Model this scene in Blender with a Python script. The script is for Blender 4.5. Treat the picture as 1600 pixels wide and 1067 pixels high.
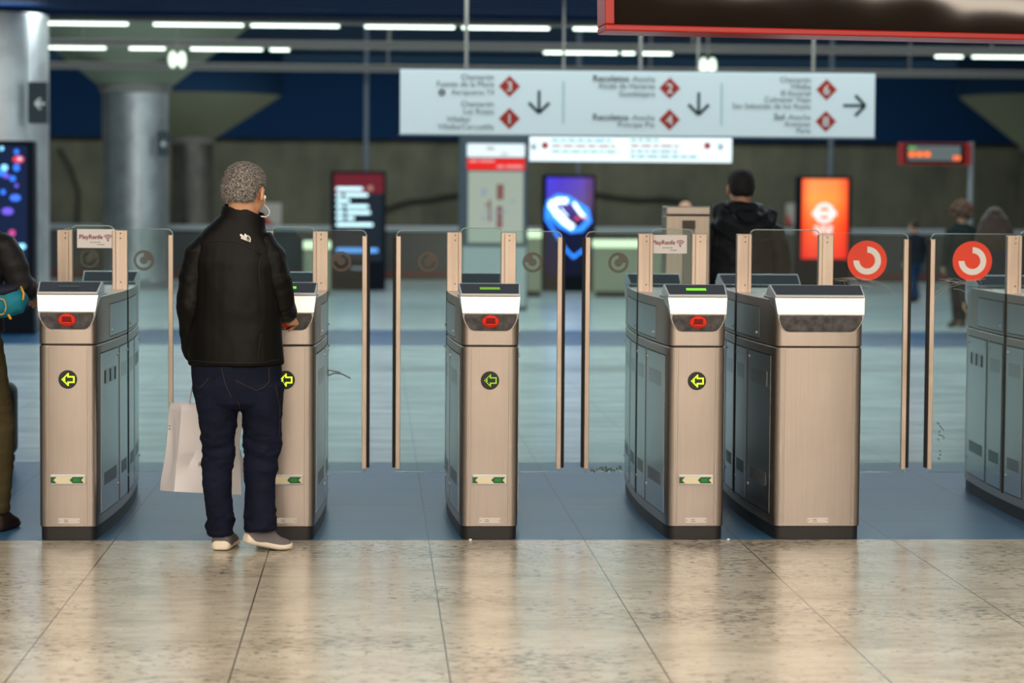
import bpy, bmesh, math, random
from mathutils import Vector, Matrix, Euler, noise
random.seed(7)
for _o in list(bpy.data.objects): bpy.data.objects.remove(_o)
SC = bpy.context.scene
COL = SC.collection
PI = math.pi
# ------------------------------------------------------------------ camera
F = 3778.0; CH = 1.58; CY = -11.24
cd = bpy.data.cameras.new('camera'); cam = bpy.data.objects.new('camera', cd); COL.objects.link(cam)
cd.sensor_width = 36.0; cd.lens = F * 36.0 / 1600.0
cd.clip_start = 0.1; cd.clip_end = 300
cd.dof.use_dof = True; cd.dof.focus_distance = 10.75; cd.dof.aperture_fstop = 2.2
CM = Euler((math.radians(90 - 3.303), 0, math.radians(-3.233)), 'XYZ').to_matrix() @ Matrix.Rotation(0.0066, 3, 'Z')
cam.matrix_world = Matrix.Translation((0, CY, CH)) @ CM.to_4x4()
SC.camera = cam
def P(px, py, Y):
    d = CM @ Vector(((px - 800) / F, -(py - 533.5) / F, -1.0))
    t = (Y - CY) / d.y
    return Vector((0, CY, CH)) + d * t
def S(Y): return (Y - CY) / F           # metres per pixel at depth Y
# ------------------------------------------------------------------ view, world, lights
SC.view_settings.view_transform = 'Standard'; SC.view_settings.look = 'None'
SC.view_settings.gamma = 1.0; SC.view_settings.exposure = 0.24; SC.view_settings.use_curve_mapping = False
w = bpy.data.worlds.new('world'); SC.world = w; w.use_nodes = True
w.node_tree.nodes['Background'].inputs[0].default_value = (0.55, 0.62, 0.7, 1)
w.node_tree.nodes['Background'].inputs[1].default_value = 0.05
def area(x, y, z, sx, sy, power, color):
    l = bpy.data.lights.new('ceiling_or_fill_light', 'AREA'); l.shape = 'RECTANGLE'; l.size = sx; l.size_y = sy
    l.energy = power; l.color = color
    o = bpy.data.objects.new('ceiling_or_fill_light', l); COL.objects.link(o); o.location = (x, y, z)
    return o
WARM = (1.0, 0.85, 0.68); COOL = (0.84, 0.98, 1.0)
for y, pw in ((-17, 1020), (-12.5, 900), (-8.5, 470), (-5.2, 255), (-2.4, 170)):
    area(1, y, 3.86, 16, 0.35, pw, WARM if y > -10 else (1.0, 0.88, 0.75))
for y, pw in ((2.6, 55), (6.5, 140), (10.5, 180), (14.5, 190), (18.5, 190)):
    area(1, y, 3.86, 18, 0.35, pw, COOL)
for y, pw in ((23, 220), (28, 240), (33, 170), (44, 440)):
    area(2, y, 5.2, 20, 0.4, pw, COOL)  # the last strip is added to brighten the far end beyond the parapet
for x in (-8, 2, 12):
    o = area(x, 52.5, 5.1, 9.5, 0.4, 170, (0.97, 1.0, 0.86)); o.rotation_euler = (math.radians(38), 0, 0)  # added fill lights tilted to brighten the far wall, no fixtures there
# ------------------------------------------------------------------ materials
def mat(name, color, rough=0.5, metal=0.0, emit=None, estr=1.0, spec=0.5):
    m = bpy.data.materials.new(name); m.use_nodes = True
    b = m.node_tree.nodes['Principled BSDF']
    b.inputs['Base Color'].default_value = (*color, 1); b.inputs['Roughness'].default_value = rough
    b.inputs['Metallic'].default_value = metal; b.inputs['Specular IOR Level'].default_value = spec
    if emit:
        b.inputs['Emission Color'].default_value = (*emit, 1); b.inputs['Emission Strength'].default_value = estr
    return m
def nodes(m): return m.node_tree.nodes, m.node_tree.links, m.node_tree.nodes['Principled BSDF']
def noise_tex(m, scale, vec_scale=(1, 1, 1), detail=3, rough=0.55, coord='Object'):
    n, l, b = nodes(m)
    tc = n.new('ShaderNodeTexCoord'); mp = n.new('ShaderNodeMapping'); mp.inputs['Scale'].default_value = vec_scale
    nt = n.new('ShaderNodeTexNoise'); nt.inputs['Scale'].default_value = scale; nt.inputs['Detail'].default_value = detail
    nt.inputs['Roughness'].default_value = rough
    l.new(tc.outputs[coord], mp.inputs[0]); l.new(mp.outputs[0], nt.inputs[0])
    return nt.outputs[0]
def ramp(m, src, stops):
    n, l, b = nodes(m); r = n.new('ShaderNodeValToRGB')
    e = r.color_ramp.elements
    while len(e) < len(stops): e.new(0.5)
    for i, (p, c) in enumerate(stops):
        e[i].position = p; e[i].color = (*c, 1) if len(c) == 3 else c
    l.new(src, r.inputs[0]); return r.outputs[0]
def mixc(m, fac, a, b_, mode='MIX'):
    n, l, b = nodes(m); x = n.new('ShaderNodeMix'); x.data_type = 'RGBA'; x.blend_type = mode
    for s, v in ((x.inputs[0], fac), (x.inputs[6], a), (x.inputs[7], b_)):
        if hasattr(v, 'is_output'): l.new(v, s)
        elif isinstance(v, tuple): s.default_value = (*v, 1)
        else: s.default_value = v
    return x.outputs[2]
def math_(m, op, a, b_=None, c=None):
    n, l, b = nodes(m); x = n.new('ShaderNodeMath'); x.operation = op
    for s, v in zip(x.inputs, (a, b_, c)):
        if v is None: continue
        if hasattr(v, 'is_output'): l.new(v, s)
        else: s.default_value = v
    return x.outputs[0]
def bump(m, src, strength, dist=0.002):
    n, l, b = nodes(m); x = n.new('ShaderNodeBump'); x.inputs['Strength'].default_value = strength
    x.inputs['Distance'].default_value = dist; l.new(src, x.inputs['Height']); l.new(x.outputs[0], b.inputs['Normal'])
def setin(m, name, src):
    n, l, b = nodes(m); l.new(src, b.inputs[name])
def steel(name, c1, c2, rough, streak=(30, 30, 1.2), rv=0.12):
    m = mat(name, c1, rough, 1.0)
    a = noise_tex(m, 3.0, streak, 4); b_ = noise_tex(m, 3.2, (1, 1, 1), 4)
    f = math_(m, 'MULTIPLY_ADD', a, 0.5, math_(m, 'MULTIPLY', b_, 0.5))
    setin(m, 'Base Color', ramp(m, f, [(0.35, c2), (0.62, c1)]))
    setin(m, 'Roughness', math_(m, 'MULTIPLY_ADD', a, rv, rough - rv / 2))
    return m
STEEL = steel('brushed steel', (0.57, 0.505, 0.46), (0.515, 0.455, 0.415), 0.36)
STEEL_SIDE = steel('side panel steel', (0.62, 0.66, 0.67), (0.605, 0.645, 0.655), 0.28, (2, 2, 0.5), 0.03)
VISOR = steel('polished visor steel', (0.92, 0.90, 0.88), (0.85, 0.83, 0.80), 0.38)
POST = steel('post aluminium', (0.72, 0.61, 0.52), (0.55, 0.45, 0.37), 0.42, (25, 25, 0.8))
COLUMN = steel('column cladding steel', (0.82, 0.84, 0.85), (0.50, 0.51, 0.52), 0.34, (1.6, 1.6, 0.05))
COLUMN.node_tree.nodes['Principled BSDF'].inputs['Metallic'].default_value = 0.88
DARKCOL = steel('dull column metal', (0.30, 0.27, 0.24), (0.16, 0.15, 0.14), 0.5, (1.2, 1.2, 0.1))
RAILM = mat('rail brown grey', (0.34, 0.31, 0.28), 0.5, 0.2)
PALEV = mat('pale vent plate', (0.50, 0.53, 0.54), 0.32, 0.95)
VENT = mat('vent grey', (0.28, 0.31, 0.33), 0.45, 0.7)
SEAM = mat('seam black', (0.012, 0.012, 0.013), 0.6)
PLINTH = mat('plinth black', (0.016, 0.015, 0.015), 0.45)
LID = mat('lid slate', (0.035, 0.043, 0.062), 0.5, spec=0.25)
LIDRIM = mat('lid rim grey', (0.62, 0.68, 0.72), 0.3, 0.4)
DPANEL = mat('scuffed charcoal panel', (0.055, 0.055, 0.062), 0.45)
setin(DPANEL, 'Base Color', ramp(DPANEL, noise_tex(DPANEL, 28, (1, 1, 1), 5), [(0.35, (0.05, 0.05, 0.058)), (0.7, (0.14, 0.135, 0.145))]))
REDP = mat('red plastic', (0.80, 0.03, 0.012), 0.3)
REDD = mat('dark red slot', (0.22, 0.005, 0.004), 0.4)
BLACK = mat('black plastic', (0.012, 0.012, 0.013), 0.4)
RUBBER = mat('black rubber', (0.014, 0.012, 0.011), 0.7)
LEDY = mat('led yellow green', (0.1, 0.1, 0.0), 0.5, 0, (0.62, 1.0, 0.02), 2.2)
LEDD = mat('led dim green', (0.05, 0.1, 0.0), 0.5, 0, (0.20, 0.55, 0.03), 0.6)
LEDB = mat('led bright green', (0.05, 0.1, 0.0), 0.5, 0, (0.20, 0.75, 0.03), 1.0)
LEDOFF = mat('unlit slot', (0.02, 0.022, 0.028), 0.3)
CREAM = mat('cream plate', (0.80, 0.72, 0.50), 0.4)
GREEN = mat('dark green print', (0.02, 0.10, 0.025), 0.4)
WHITE = mat('white print', (0.95, 0.94, 0.93), 0.45)
LABELM = mat('pale metal label', (0.70, 0.66, 0.62), 0.4, 0.3)
GREYTXT = mat('grey print', (0.22, 0.22, 0.22), 0.5)
MAROON = mat('maroon print', (0.28, 0.03, 0.07), 0.5)
REDLOGO = mat('red sticker', (1.0, 0.065, 0.02), 0.4)
SIGNRED = mat('sign red', (0.55, 0.03, 0.015), 0.4)
SIGNTXT = mat('sign dark teal print', (0.05, 0.09, 0.10), 0.5)
TEALTXT = mat('sign light teal print', (0.25, 0.52, 0.52), 0.5)
REDTXT = mat('sign light red print', (0.75, 0.25, 0.2), 0.5)
CYANTXT = mat('sign cyan print', (0.1, 0.55, 0.7), 0.5)
SIGNFACE = mat('lit sign face', (0.50, 0.58, 0.60), 0.35, 0, (0.62, 0.76, 0.80), 0.36)
SIGNFACE2 = mat('lit white sign face', (0.6, 0.65, 0.66), 0.35, 0, (0.85, 0.97, 1.0), 0.62)
REDFRAME = mat('red lacquer', (0.42, 0.012, 0.008), 0.3)
DARKGLASS = mat('dark glass', (0.016, 0.010, 0.007), 0.05)
_nz = noise_tex(DARKGLASS, 2.2, (1, 1, 1), 1); bump(DARKGLASS, _nz, 0.25, 0.01)
TOTEM = mat('slate frame', (0.085, 0.125, 0.155), 0.4)
SCREENOFF = mat('black screen', (0.006, 0.008, 0.012), 0.15)
TUBE = mat('fluorescent tube', (1, 1, 1), 0.5, 0, (0.82, 1.0, 0.84), 2.6)
TUBED = mat('fluorescent tube dim', (1, 1, 1), 0.5, 0, (0.80, 0.95, 0.92), 1.3)
GLOBE = mat('opal globe lamp', (1, 1, 1), 0.4, 0, (0.80, 1.0, 0.72), 1.05)
CONE = mat('olive concrete capital', (0.33, 0.36, 0.26), 0.75)
NAVY = mat('navy ceiling paint', (0.025, 0.075, 0.17), 0.7, spec=0.1)
NAVYW = mat('navy wall paint', (0.005, 0.024, 0.078), 0.8, spec=0.05)
def emis(name, c, s): return mat(name, (0.008, 0.008, 0.008), 0.4, 0, c, s, spec=0.08)
def glass(name, tint, refl=1.0):
    m = bpy.data.materials.new(name); m.use_nodes = True; n = m.node_tree.nodes; l = m.node_tree.links
    n.remove(n['Principled BSDF']); out = n['Material Output']
    t = n.new('ShaderNodeBsdfTransparent'); t.inputs[0].default_value = (*tint, 1)
    g = n.new('ShaderNodeBsdfGlossy'); g.inputs['Roughness'].default_value = 0.03; g.inputs[0].default_value = (0.95, 1.0, 0.98, 1)
    fr = n.new('ShaderNodeFresnel'); fr.inputs[0].default_value = 1.45
    x = n.new('ShaderNodeMixShader'); l.new(fr.outputs[0], x.inputs[0]); l.new(t.outputs[0], x.inputs[1]); l.new(g.outputs[0], x.inputs[2])
    l.new(x.outputs[0], out.inputs[0]); return m
GLASS = glass('gate glass', (0.88, 0.955, 0.945))
GEDGE = mat('polished glass edge', (0.55, 0.68, 0.66), 0.15)
def etched():
    m = bpy.data.materials.new('etched grey film'); m.use_nodes = True; n = m.node_tree.nodes; l = m.node_tree.links
    n.remove(n['Principled BSDF']); a = n.new('ShaderNodeBsdfTransparent'); d = n.new('ShaderNodeBsdfDiffuse'); d.inputs[0].default_value = (0.165, 0.14, 0.125, 1)
    x = n.new('ShaderNodeMixShader'); x.inputs[0].default_value = 0.80; l.new(a.outputs[0], x.inputs[1]); l.new(d.outputs[0], x.inputs[2]); l.new(x.outputs[0], n['Material Output'].inputs[0]); return m
ETCH = etched()
SCRATCH = mat('pale scratches', (0.5, 0.5, 0.48), 0.6)
SCUFF = mat('grey scuff', (0.18, 0.22, 0.22), 0.6)
# ------------------------------------------------------------------ mesh helpers
class MB:
    def __init__(s): s.v = []; s.f = []; s.mi = []; s.cur = 0
    def add(s, vs, fs):
        o = len(s.v); s.v += [tuple(v) for v in vs]; s.f += [tuple(i + o for i in f) for f in fs]; s.mi += [s.cur] * len(fs); return s
    def box(s, x0, x1, y0, y1, z0, z1):
        return s.add([(x0, y0, z0), (x1, y0, z0), (x1, y1, z0), (x0, y1, z0), (x0, y0, z1), (x1, y0, z1), (x1, y1, z1), (x0, y1, z1)],
                     [(0, 3, 2, 1), (4, 5, 6, 7), (0, 1, 5, 4), (1, 2, 6, 5), (2, 3, 7, 6), (3, 0, 4, 7)])
    def loft(s, rings, cap=True, closed=True):
        n = len(rings[0]); vs = [p for r in rings for p in r]; fs = []
        for i in range(len(rings) - 1):
            for j in range(n if closed else n - 1):
                k = (j + 1) % n; fs.append((i * n + j, i * n + k, (i + 1) * n + k, (i + 1) * n + j))
        if cap:
            fs.append(tuple(reversed(range(n)))); fs.append(tuple(range((len(rings) - 1) * n, len(rings) * n)))
        return s.add(vs, fs)
    def prism_y(s, pts, y0, y1):       # outline in (x,z), anticlockwise seen from -y
        return s.loft([[(x, y1, z) for x, z in pts], [(x, y0, z) for x, z in pts]])
    def prism_z(s, pts, z0, z1): return s.loft([[(x, y, z0) for x, y in pts], [(x, y, z1) for x, y in pts]])
    def tube(s, path, r, n=8):
        path = [Vector(p) for p in path]; rings = []
        for i, p in enumerate(path):
            t = (path[min(i + 1, len(path) - 1)] - path[max(i - 1, 0)]).normalized()
            u = t.cross(Vector((0, 0, 1))) if abs(t.z) < 0.9 else t.cross(Vector((1, 0, 0)))
            u.normalize(); v = t.cross(u); rr = r[i] if isinstance(r, (list, tuple)) else r
            rings.append([p + (u * math.cos(a) + v * math.sin(a)) * rr for a in [2 * PI * k / n for k in range(n)]])
        return s.loft(rings)
    def lathe(s, prof, n=32, c=(0, 0, 0)):
        rings = [[(c[0] + r * math.cos(2 * PI * k / n), c[1] + r * math.sin(2 * PI * k / n), c[2] + z) for k in range(n)] for r, z in prof]
        return s.loft(rings)
    def disc_y(s, cx, cz, r, y0, y1, n=32, rz=None):
        rz = rz or r
        return s.prism_y([(cx + r * math.cos(2 * PI * k / n), cz + rz * math.sin(2 * PI * k / n)) for k in range(n)], y0, y1)
    def arc_y(s, cx, cz, r0, r1, a0, a1, y0, y1, n=28):
        A = [a0 + (a1 - a0) * i / n for i in range(n + 1)]
        rings = []
        for a in A:
            c, d = math.cos(a), math.sin(a)
            rings.append([(cx + r0 * c, y0, cz + r0 * d), (cx + r1 * c, y0, cz + r1 * d), (cx + r1 * c, y1, cz + r1 * d), (cx + r0 * c, y1, cz + r0 * d)])
        return s.loft(rings)
    def text(s, body, x, z, size, y=0.0, align='LEFT', bold=False, ext=0.0015, mirror=False):
        cu = bpy.data.curves.new('t', 'FONT'); cu.body = body; cu.size = size; cu.align_x = align; cu.extrude = ext; cu.resolution_u = 3
        if bold: cu.offset = size * 0.018
        o = bpy.data.objects.new('t', cu); COL.objects.link(o)
        me = bpy.data.meshes.new_from_object(o.evaluated_get(bpy.context.evaluated_depsgraph_get()))
        s.add([(v.co.x + x, y - v.co.z, v.co.y + z) for v in me.vertices], [tuple(p.vertices) for p in me.polygons])
        bpy.data.objects.remove(o); bpy.data.curves.remove(cu); bpy.data.meshes.remove(me); return s
    def ellipsoid(s, c, r, R=None, n=16, m=10):
        rings = []
        for i in range(1, m):
            t = PI * i / m; ring = []
            for k in range(n):
                a = 2 * PI * k / n
                p = Vector((r[0] * math.sin(t) * math.cos(a), r[1] * math.sin(t) * math.sin(a), -r[2] * math.cos(t)))
                if R is not None: p = R @ p
                ring.append(p + Vector(c))
            rings.append(ring)
        return s.loft(rings)
    def chain(s, pts, lat=(1, 0, 0), n=16, cap=0.5):
        """pts: (p, r_side, r_depth) rings perpendicular to the run of the chain, with rounded ends"""
        P_ = [Vector(p[0]) for p in pts]; rings = []; lat = Vector(lat)
        def ring(c, t, a, b):
            u = lat - t * lat.dot(t)
            if u.length < 0.25: u = Vector((0, 0, 1)) - t * t.z
            u.normalize(); v = t.cross(u)
            return [c + u * (math.cos(2 * PI * k / n) * a) + v * (math.sin(2 * PI * k / n) * b) for k in range(n)]
        for i in range(len(pts)):
            t = (P_[min(i + 1, len(pts) - 1)] - P_[max(i - 1, 0)]).normalized()
            a, b = pts[i][1], pts[i][2]
            if i == 0 and cap:
                for q in (1.0, 0.7): rings.append(ring(P_[0] - t * (min(a, b) * cap * q), t, a * math.sqrt(1.03 - q * q), b * math.sqrt(1.03 - q * q)))
            rings.append(ring(P_[i], t, a, b))
            if i == len(pts) - 1 and cap:
                for q in (0.7, 1.0): rings.append(ring(P_[i] + t * (min(a, b) * cap * q), t, a * math.sqrt(1.03 - q * q), b * math.sqrt(1.03 - q * q)))
        return s.loft(rings)
    def mesh(s, name):
        me = bpy.data.meshes.new(name); me.from_pydata(s.v, [], s.f)
        bm = bmesh.new(); bm.from_mesh(me); bmesh.ops.recalc_face_normals(bm, faces=bm.faces); bm.to_mesh(me); bm.free()
        return me
def obj(name, mb, m, parent=None, smooth=False, bevel=0.0, loc=None, off=None):
    if off is not None: mb.v = [(v[0] - off[0], v[1] - off[1], v[2] - off[2]) for v in mb.v]
    me = mb.mesh(name) if isinstance(mb, MB) else mb
    for x in (m if isinstance(m, (list, tuple)) else [m]): me.materials.append(x)
    if isinstance(mb, MB) and isinstance(m, (list, tuple)):
        for p, i in zip(me.polygons, mb.mi): p.material_index = i
    o = bpy.data.objects.new(name, me); COL.objects.link(o)
    if smooth:
        me.polygons.foreach_set('use_smooth', [True] * len(me.polygons))
        if smooth != 'all':
            try: me.set_sharp_from_angle(angle=math.radians(38))
            except Exception: pass
    if bevel:
        b = o.modifiers.new('bevel', 'BEVEL'); b.width = bevel; b.segments = 2; b.limit_method = 'ANGLE'; b.angle_limit = math.radians(40)
    if parent: o.parent = parent
    if loc is not None: o.location = loc
    return o
def tag(o, label, cat, group=None):
    o['label'] = label; o['category'] = cat
    if group: o['group'] = group
    return o
def thing(name, label, cat, loc=(0, 0, 0), rz=0.0, group=None):
    o = bpy.data.objects.new(name, None); COL.objects.link(o); o.location = loc; o.rotation_euler = (0, 0, rz)
    o.empty_display_size = 0.1
    return tag(o, label, cat, group)
def struct(name, mb, m, **k):
    o = obj(name, mb, m, **k); o['kind'] = 'structure'; return o
def organic(mb, voxel, smooth=4, disp=None):
    """fuse overlapping shapes into one continuous surface"""
    me = mb.mesh('tmp'); o = bpy.data.objects.new('tmp', me); COL.objects.link(o)
    r = o.modifiers.new('r', 'REMESH'); r.mode = 'VOXEL'; r.voxel_size = voxel
    sm = o.modifiers.new('s', 'SMOOTH'); sm.iterations = smooth; sm.factor = 0.5
    out = bpy.data.meshes.new_from_object(o.evaluated_get(bpy.context.evaluated_depsgraph_get()))
    bpy.data.objects.remove(o); bpy.data.meshes.remove(me)
    if disp:
        ns = [v.normal.copy() for v in out.vertices]
        for v, n_ in zip(out.vertices, ns): v.co += n_ * disp(v.co)
        out.update()
    return out
# ------------------------------------------------------------------ floor, walls, ceiling
def floor_mats():
    JX, JP = 0.25, 0.729
    def joints(m, col_in, dark, py=None, w_=0.0045, crossfac=0.35):
        n, l, b = nodes(m); tc = n.new('ShaderNodeTexCoord'); sp = n.new('ShaderNodeSeparateXYZ'); l.new(tc.outputs['Object'], sp.inputs[0])
        fx = math_(m, 'ABSOLUTE', math_(m, 'SUBTRACT', math_(m, 'FRACT', math_(m, 'MULTIPLY_ADD', sp.outputs[0], 1 / JP, -JX / JP + 100.5)), 0.5))
        lx = math_(m, 'LESS_THAN', fx, w_)
        c = mixc(m, lx, col_in, dark)
        if py:
            fy = math_(m, 'ABSOLUTE', math_(m, 'SUBTRACT', math_(m, 'FRACT', math_(m, 'MULTIPLY_ADD', sp.outputs[1], 1 / py, 100.5)), 0.5))
            ly = math_(m, 'MULTIPLY', math_(m, 'LESS_THAN', fy, w_ * JP / py * 1.5), crossfac)
            c = mixc(m, ly, c, dark)
        return c
    a = mat('beige terrazzo', (0.5, 0.44, 0.34), 0.24, spec=0.4)
    big = noise_tex(a, 1.3, (1.0, 2.2, 1), 3); mid = noise_tex(a, 7, (1.0, 2.0, 1), 5)
    c = ramp(a, math_(a, 'MULTIPLY_ADD', big, 0.5, math_(a, 'MULTIPLY', mid, 0.5)), [(0.36, (0.35, 0.315, 0.245)), (0.5, (0.48, 0.445, 0.365)), (0.64, (0.56, 0.525, 0.44))])
    sp1 = noise_tex(a, 1.0, (21, 34, 1), 3, 0.6); dens = noise_tex(a, 0.9, (1, 1.4, 1), 2)
    sp = ramp(a, math_(a, 'ADD', sp1, math_(a, 'MULTIPLY', math_(a, 'SUBTRACT', dens, 0.5), 0.45)), [(0.585, (0, 0, 0)), (0.62, (1, 1, 1))])
    c = mixc(a, math_(a, 'MULTIPLY', sp, 0.72), c, (0.10, 0.088, 0.085))
    sp2 = ramp(a, noise_tex(a, 1.0, (60, 80, 1), 2), [(0.62, (0, 0, 0)), (0.66, (1, 1, 1))])
    c = mixc(a, math_(a, 'MULTIPLY', sp2, 0.4), c, (0.15, 0.13, 0.12))
    setin(a, 'Base Color', joints(a, c, (0.10, 0.08, 0.065), 0.729, 0.0042, 0.10))
    setin(a, 'Roughness', math_(a, 'MULTIPLY_ADD', mid, 0.14, 0.15))
    d = mat('blue grey granite', (0.1, 0.14, 0.18), 0.3, spec=0.3)
    n1 = noise_tex(d, 2.5, (0.6, 2.0, 1), 3)
    c = ramp(d, n1, [(0.30, (0.028, 0.105, 0.225)), (0.70, (0.045, 0.140, 0.275))])
    setin(d, 'Base Color', joints(d, c, (0.02, 0.035, 0.055), 0.66, 0.0055, 0.75))
    setin(d, 'Roughness', math_(d, 'MULTIPLY_ADD', n1, 0.12, 0.28))
    e = mat('pale stone', (0.5, 0.58, 0.58), 0.3)
    n2 = noise_tex(e, 2.2, (0.5, 1.6, 1), 4)
    c = ramp(e, n2, [(0.34, (0.50, 0.60, 0.61)), (0.66, (0.66, 0.75, 0.76))])
    setin(e, 'Base Color', joints(e, c, (0.34, 0.40, 0.42), 0.729, 0.003, 0.2))
    setin(e, 'Roughness', math_(e, 'MULTIPLY_ADD', n2, 0.14, 0.16))
    return [a, d, e]
FM = floor_mats()
X0, X1, YB, YF = -14.0, 24.0, -24.0, 58.0
fl = MB()
for y0, y1, mi in ((YB, -0.01, 0), (-0.01, 3.37, 1), (3.37, 15.2, 2), (15.2, 18.5, 1), (18.5, 33.6, 2)):
    fl.cur = mi
    fl.add([(X0, y0, 0), (X1, y0, 0), (X1, y1, 0), (X0, y1, 0)], [(0, 1, 2, 3)])
struct('floor', fl, FM)
tk = MB(); tk.box(X0, X1, 33.75, YF, -1.2, -1.1)
struct('floor', tk, mat('grey platform paving', (0.40, 0.39, 0.34), 0.9))
warmwall = mat('warm beige wall', (0.62, 0.50, 0.38), 0.7)
setin(warmwall, 'Base Color', ramp(warmwall, noise_tex(warmwall, 0.6, (1, 1, 1), 3), [(0.3, (0.55, 0.44, 0.33)), (0.7, (0.68, 0.56, 0.44))]))
struct('wall_back', MB().box(X0, X1, YB - 0.2, YB, 0, 3.95), warmwall)
sidew = mat('grey side wall', (0.30, 0.30, 0.29), 0.6)
struct('wall_left', MB().box(X0 - 0.2, X0, YB, YF, -1.2, 5.4), sidew)
struct('wall_right', MB().box(X1, X1 + 0.2, YB, YF, -1.2, 5.4), sidew)
far = mat('dark olive concrete', (0.045, 0.047, 0.036), 0.85)
_a = noise_tex(far, 0.5, (1, 1, 1), 6, 0.6); _b = noise_tex(far, 1.6, (1.0, 1, 0.25), 5)
setin(far, 'Base Color', ramp(far, math_(far, 'MULTIPLY_ADD', _a, 0.6, math_(far, 'MULTIPLY', _b, 0.4)), [(0.36, (0.055, 0.062, 0.050)), (0.5, (0.095, 0.100, 0.078)), (0.64, (0.14, 0.14, 0.108))]))
ZB = P(800, 219, YF).z
struct('wall_front', MB().box(X0, X1, YF, YF + 0.2, -1.2, ZB), far)
struct('trim_1', MB().box(X0, X1, YF - 0.35, YF + 0.2, ZB, 5.4), NAVYW)
# slatted low ceiling over the gates, then a step up to the far ceiling
ce = MB(); ce.box(X0, X1, YB, 19.6, 3.99, 4.1)
y = -20.0
while y < 19.5:
    ce.box(X0, X1, y, y + 0.34, 3.93, 3.99); y += 0.42
struct('ceiling', ce, mat('deep navy slats', (0.004, 0.022, 0.080), 0.7, spec=0.04))
struct('trim_2', MB().box(X0, X1, 19.6, 19.8, 3.9, 5.4), NAVYW)
struct('ceiling', MB().box(X0, X1, 19.8, YF, 5.35, 5.5), NAVY)
# parapet at the edge of the concourse
pm = mat('taupe parapet panel', (0.11, 0.105, 0.098), 0.55)
setin(pm, 'Base Color', ramp(pm, noise_tex(pm, 1.2, (1, 1, 0.3), 4), [(0.3, (0.075, 0.073, 0.07)), (0.7, (0.14, 0.132, 0.122))]))
pr = thing('parapet', 'long taupe parapet with pale top rail along the far edge of the hall', 'parapet', (0, 33.6, 0))
obj('parapet_panel', MB().box(X0 + 0.05, X1 - 0.05, 0.0, 0.12, 0.12, 1.02), pm, pr)
obj('top_rail', MB().box(X0 + 0.05, X1 - 0.05, -0.08, 0.18, 1.02, 1.12), mat('pale rail', (0.52, 0.55, 0.57), 0.35, 0.2), pr, bevel=0.015)
obj('red_stripe', MB().box(X0 + 0.05, X1 - 0.05, -0.015, 0.0, 0.20, 0.27), mat('dull red stripe', (0.30, 0.06, 0.04), 0.5), pr)
obj('kick_plate', MB().box(X0 + 0.05, X1 - 0.05, -0.03, 0.12, 0.0, 0.12), mat('pale kick plate', (0.55, 0.55, 0.54), 0.5), pr)
# dark cables slung along the far wall
def wall_cable(px, label):
    pts = [P(a, b, YF - 0.12) for a, b in px]; c = pts[0].copy()
    o = obj('wall_cable', MB().tube([p - c for p in pts], 0.05), mat('cable black', (0.01, 0.01, 0.01), 0.7), smooth=True, loc=c)
    tag(o, label, 'cable', 'cables on the far wall')
wall_cable([(585, 333), (615, 322), (640, 314), (670, 312), (700, 306), (722, 304)], 'dark cable slung on the far wall left of the map stand')
wall_cable([(930, 303), (960, 308), (1000, 312), (1040, 310), (1075, 316)], 'dark cable slung on the far wall right of the blue screen')
wall_cable([(92, 232), (110, 262), (122, 300), (120, 350), (126, 420)], 'dark cable running down the far wall between the steel columns')
# ------------------------------------------------------------------ columns
def column(px, Y, r, zneck, rtop, zlip, label, shaft, base=0.0, ztop=5.35, cap=True):
    c = P(px, 314, Y); t = thing('column', label, 'column', (c.x, Y, base))
    b = -base
    obj('shaft', MB().lathe([(r, 0), (r, zneck - 0.08 + b)], 48), shaft, t, smooth=True)
    obj('base_ring', MB().lathe([(r + 0.03, 0), (r + 0.03, 0.14), (r + 0.005, 0.17)], 48), mat('grey base ring', (0.35, 0.36, 0.36), 0.4, 0.6), t, smooth=True)
    sm_ = MB()
    for k in range(4):
        a = PI * k / 2 + 0.9
        sm_.tube([(r * math.cos(a), r * math.sin(a), 0.17), (r * math.cos(a), r * math.sin(a), zneck - 0.1 + b)], 0.006, 6)
    obj('cladding_seam', sm_, VENT, t)
    if cap:
        obj('neck_ring', MB().lathe([(r + 0.02, zneck - 0.16 + b), (r + 0.06, zneck - 0.1 + b), (r + 0.06, zneck + b), (r + 0.01, zneck + b)], 48), RAILM, t, smooth=True)
        obj('capital', MB().lathe([(r + 0.1, zneck + b), (rtop, zlip + b)], 48), CONE, t, smooth=True)
        obj('capital_rim', MB().lathe([(rtop + 0.01, zlip + b), (rtop + 0.06, zlip + 0.04 + b), (rtop + 0.06, ztop + b)], 48), NAVY, t, smooth=True)
    return t
column(-1, 18.8, 0.605, 3.9, 1.2, 3.9, 'large shiny steel column at the left behind the leftmost gate and the blue lit screen', COLUMN, cap=False)
column(212, 32.2, 0.585, P(212, 132, 32.2).z, 2.45, 5.02, 'steel clad column with flared olive capital behind the grey haired man', COLUMN)
z3 = P(300, 214, 50).z
column(300, 50.0, 0.52, z3, 137 * S(50), P(300, 149, 50).z, 'dull brown column with flared capital standing beyond the steel clad column', DARKCOL, base=-1.1)
column(1636, 50.0, 0.66, z3 - 0.02, 140 * S(50), P(1636, 152, 50).z, 'column with flared olive capital at the right edge of the hall', DARKCOL, base=-1.1)
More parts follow.
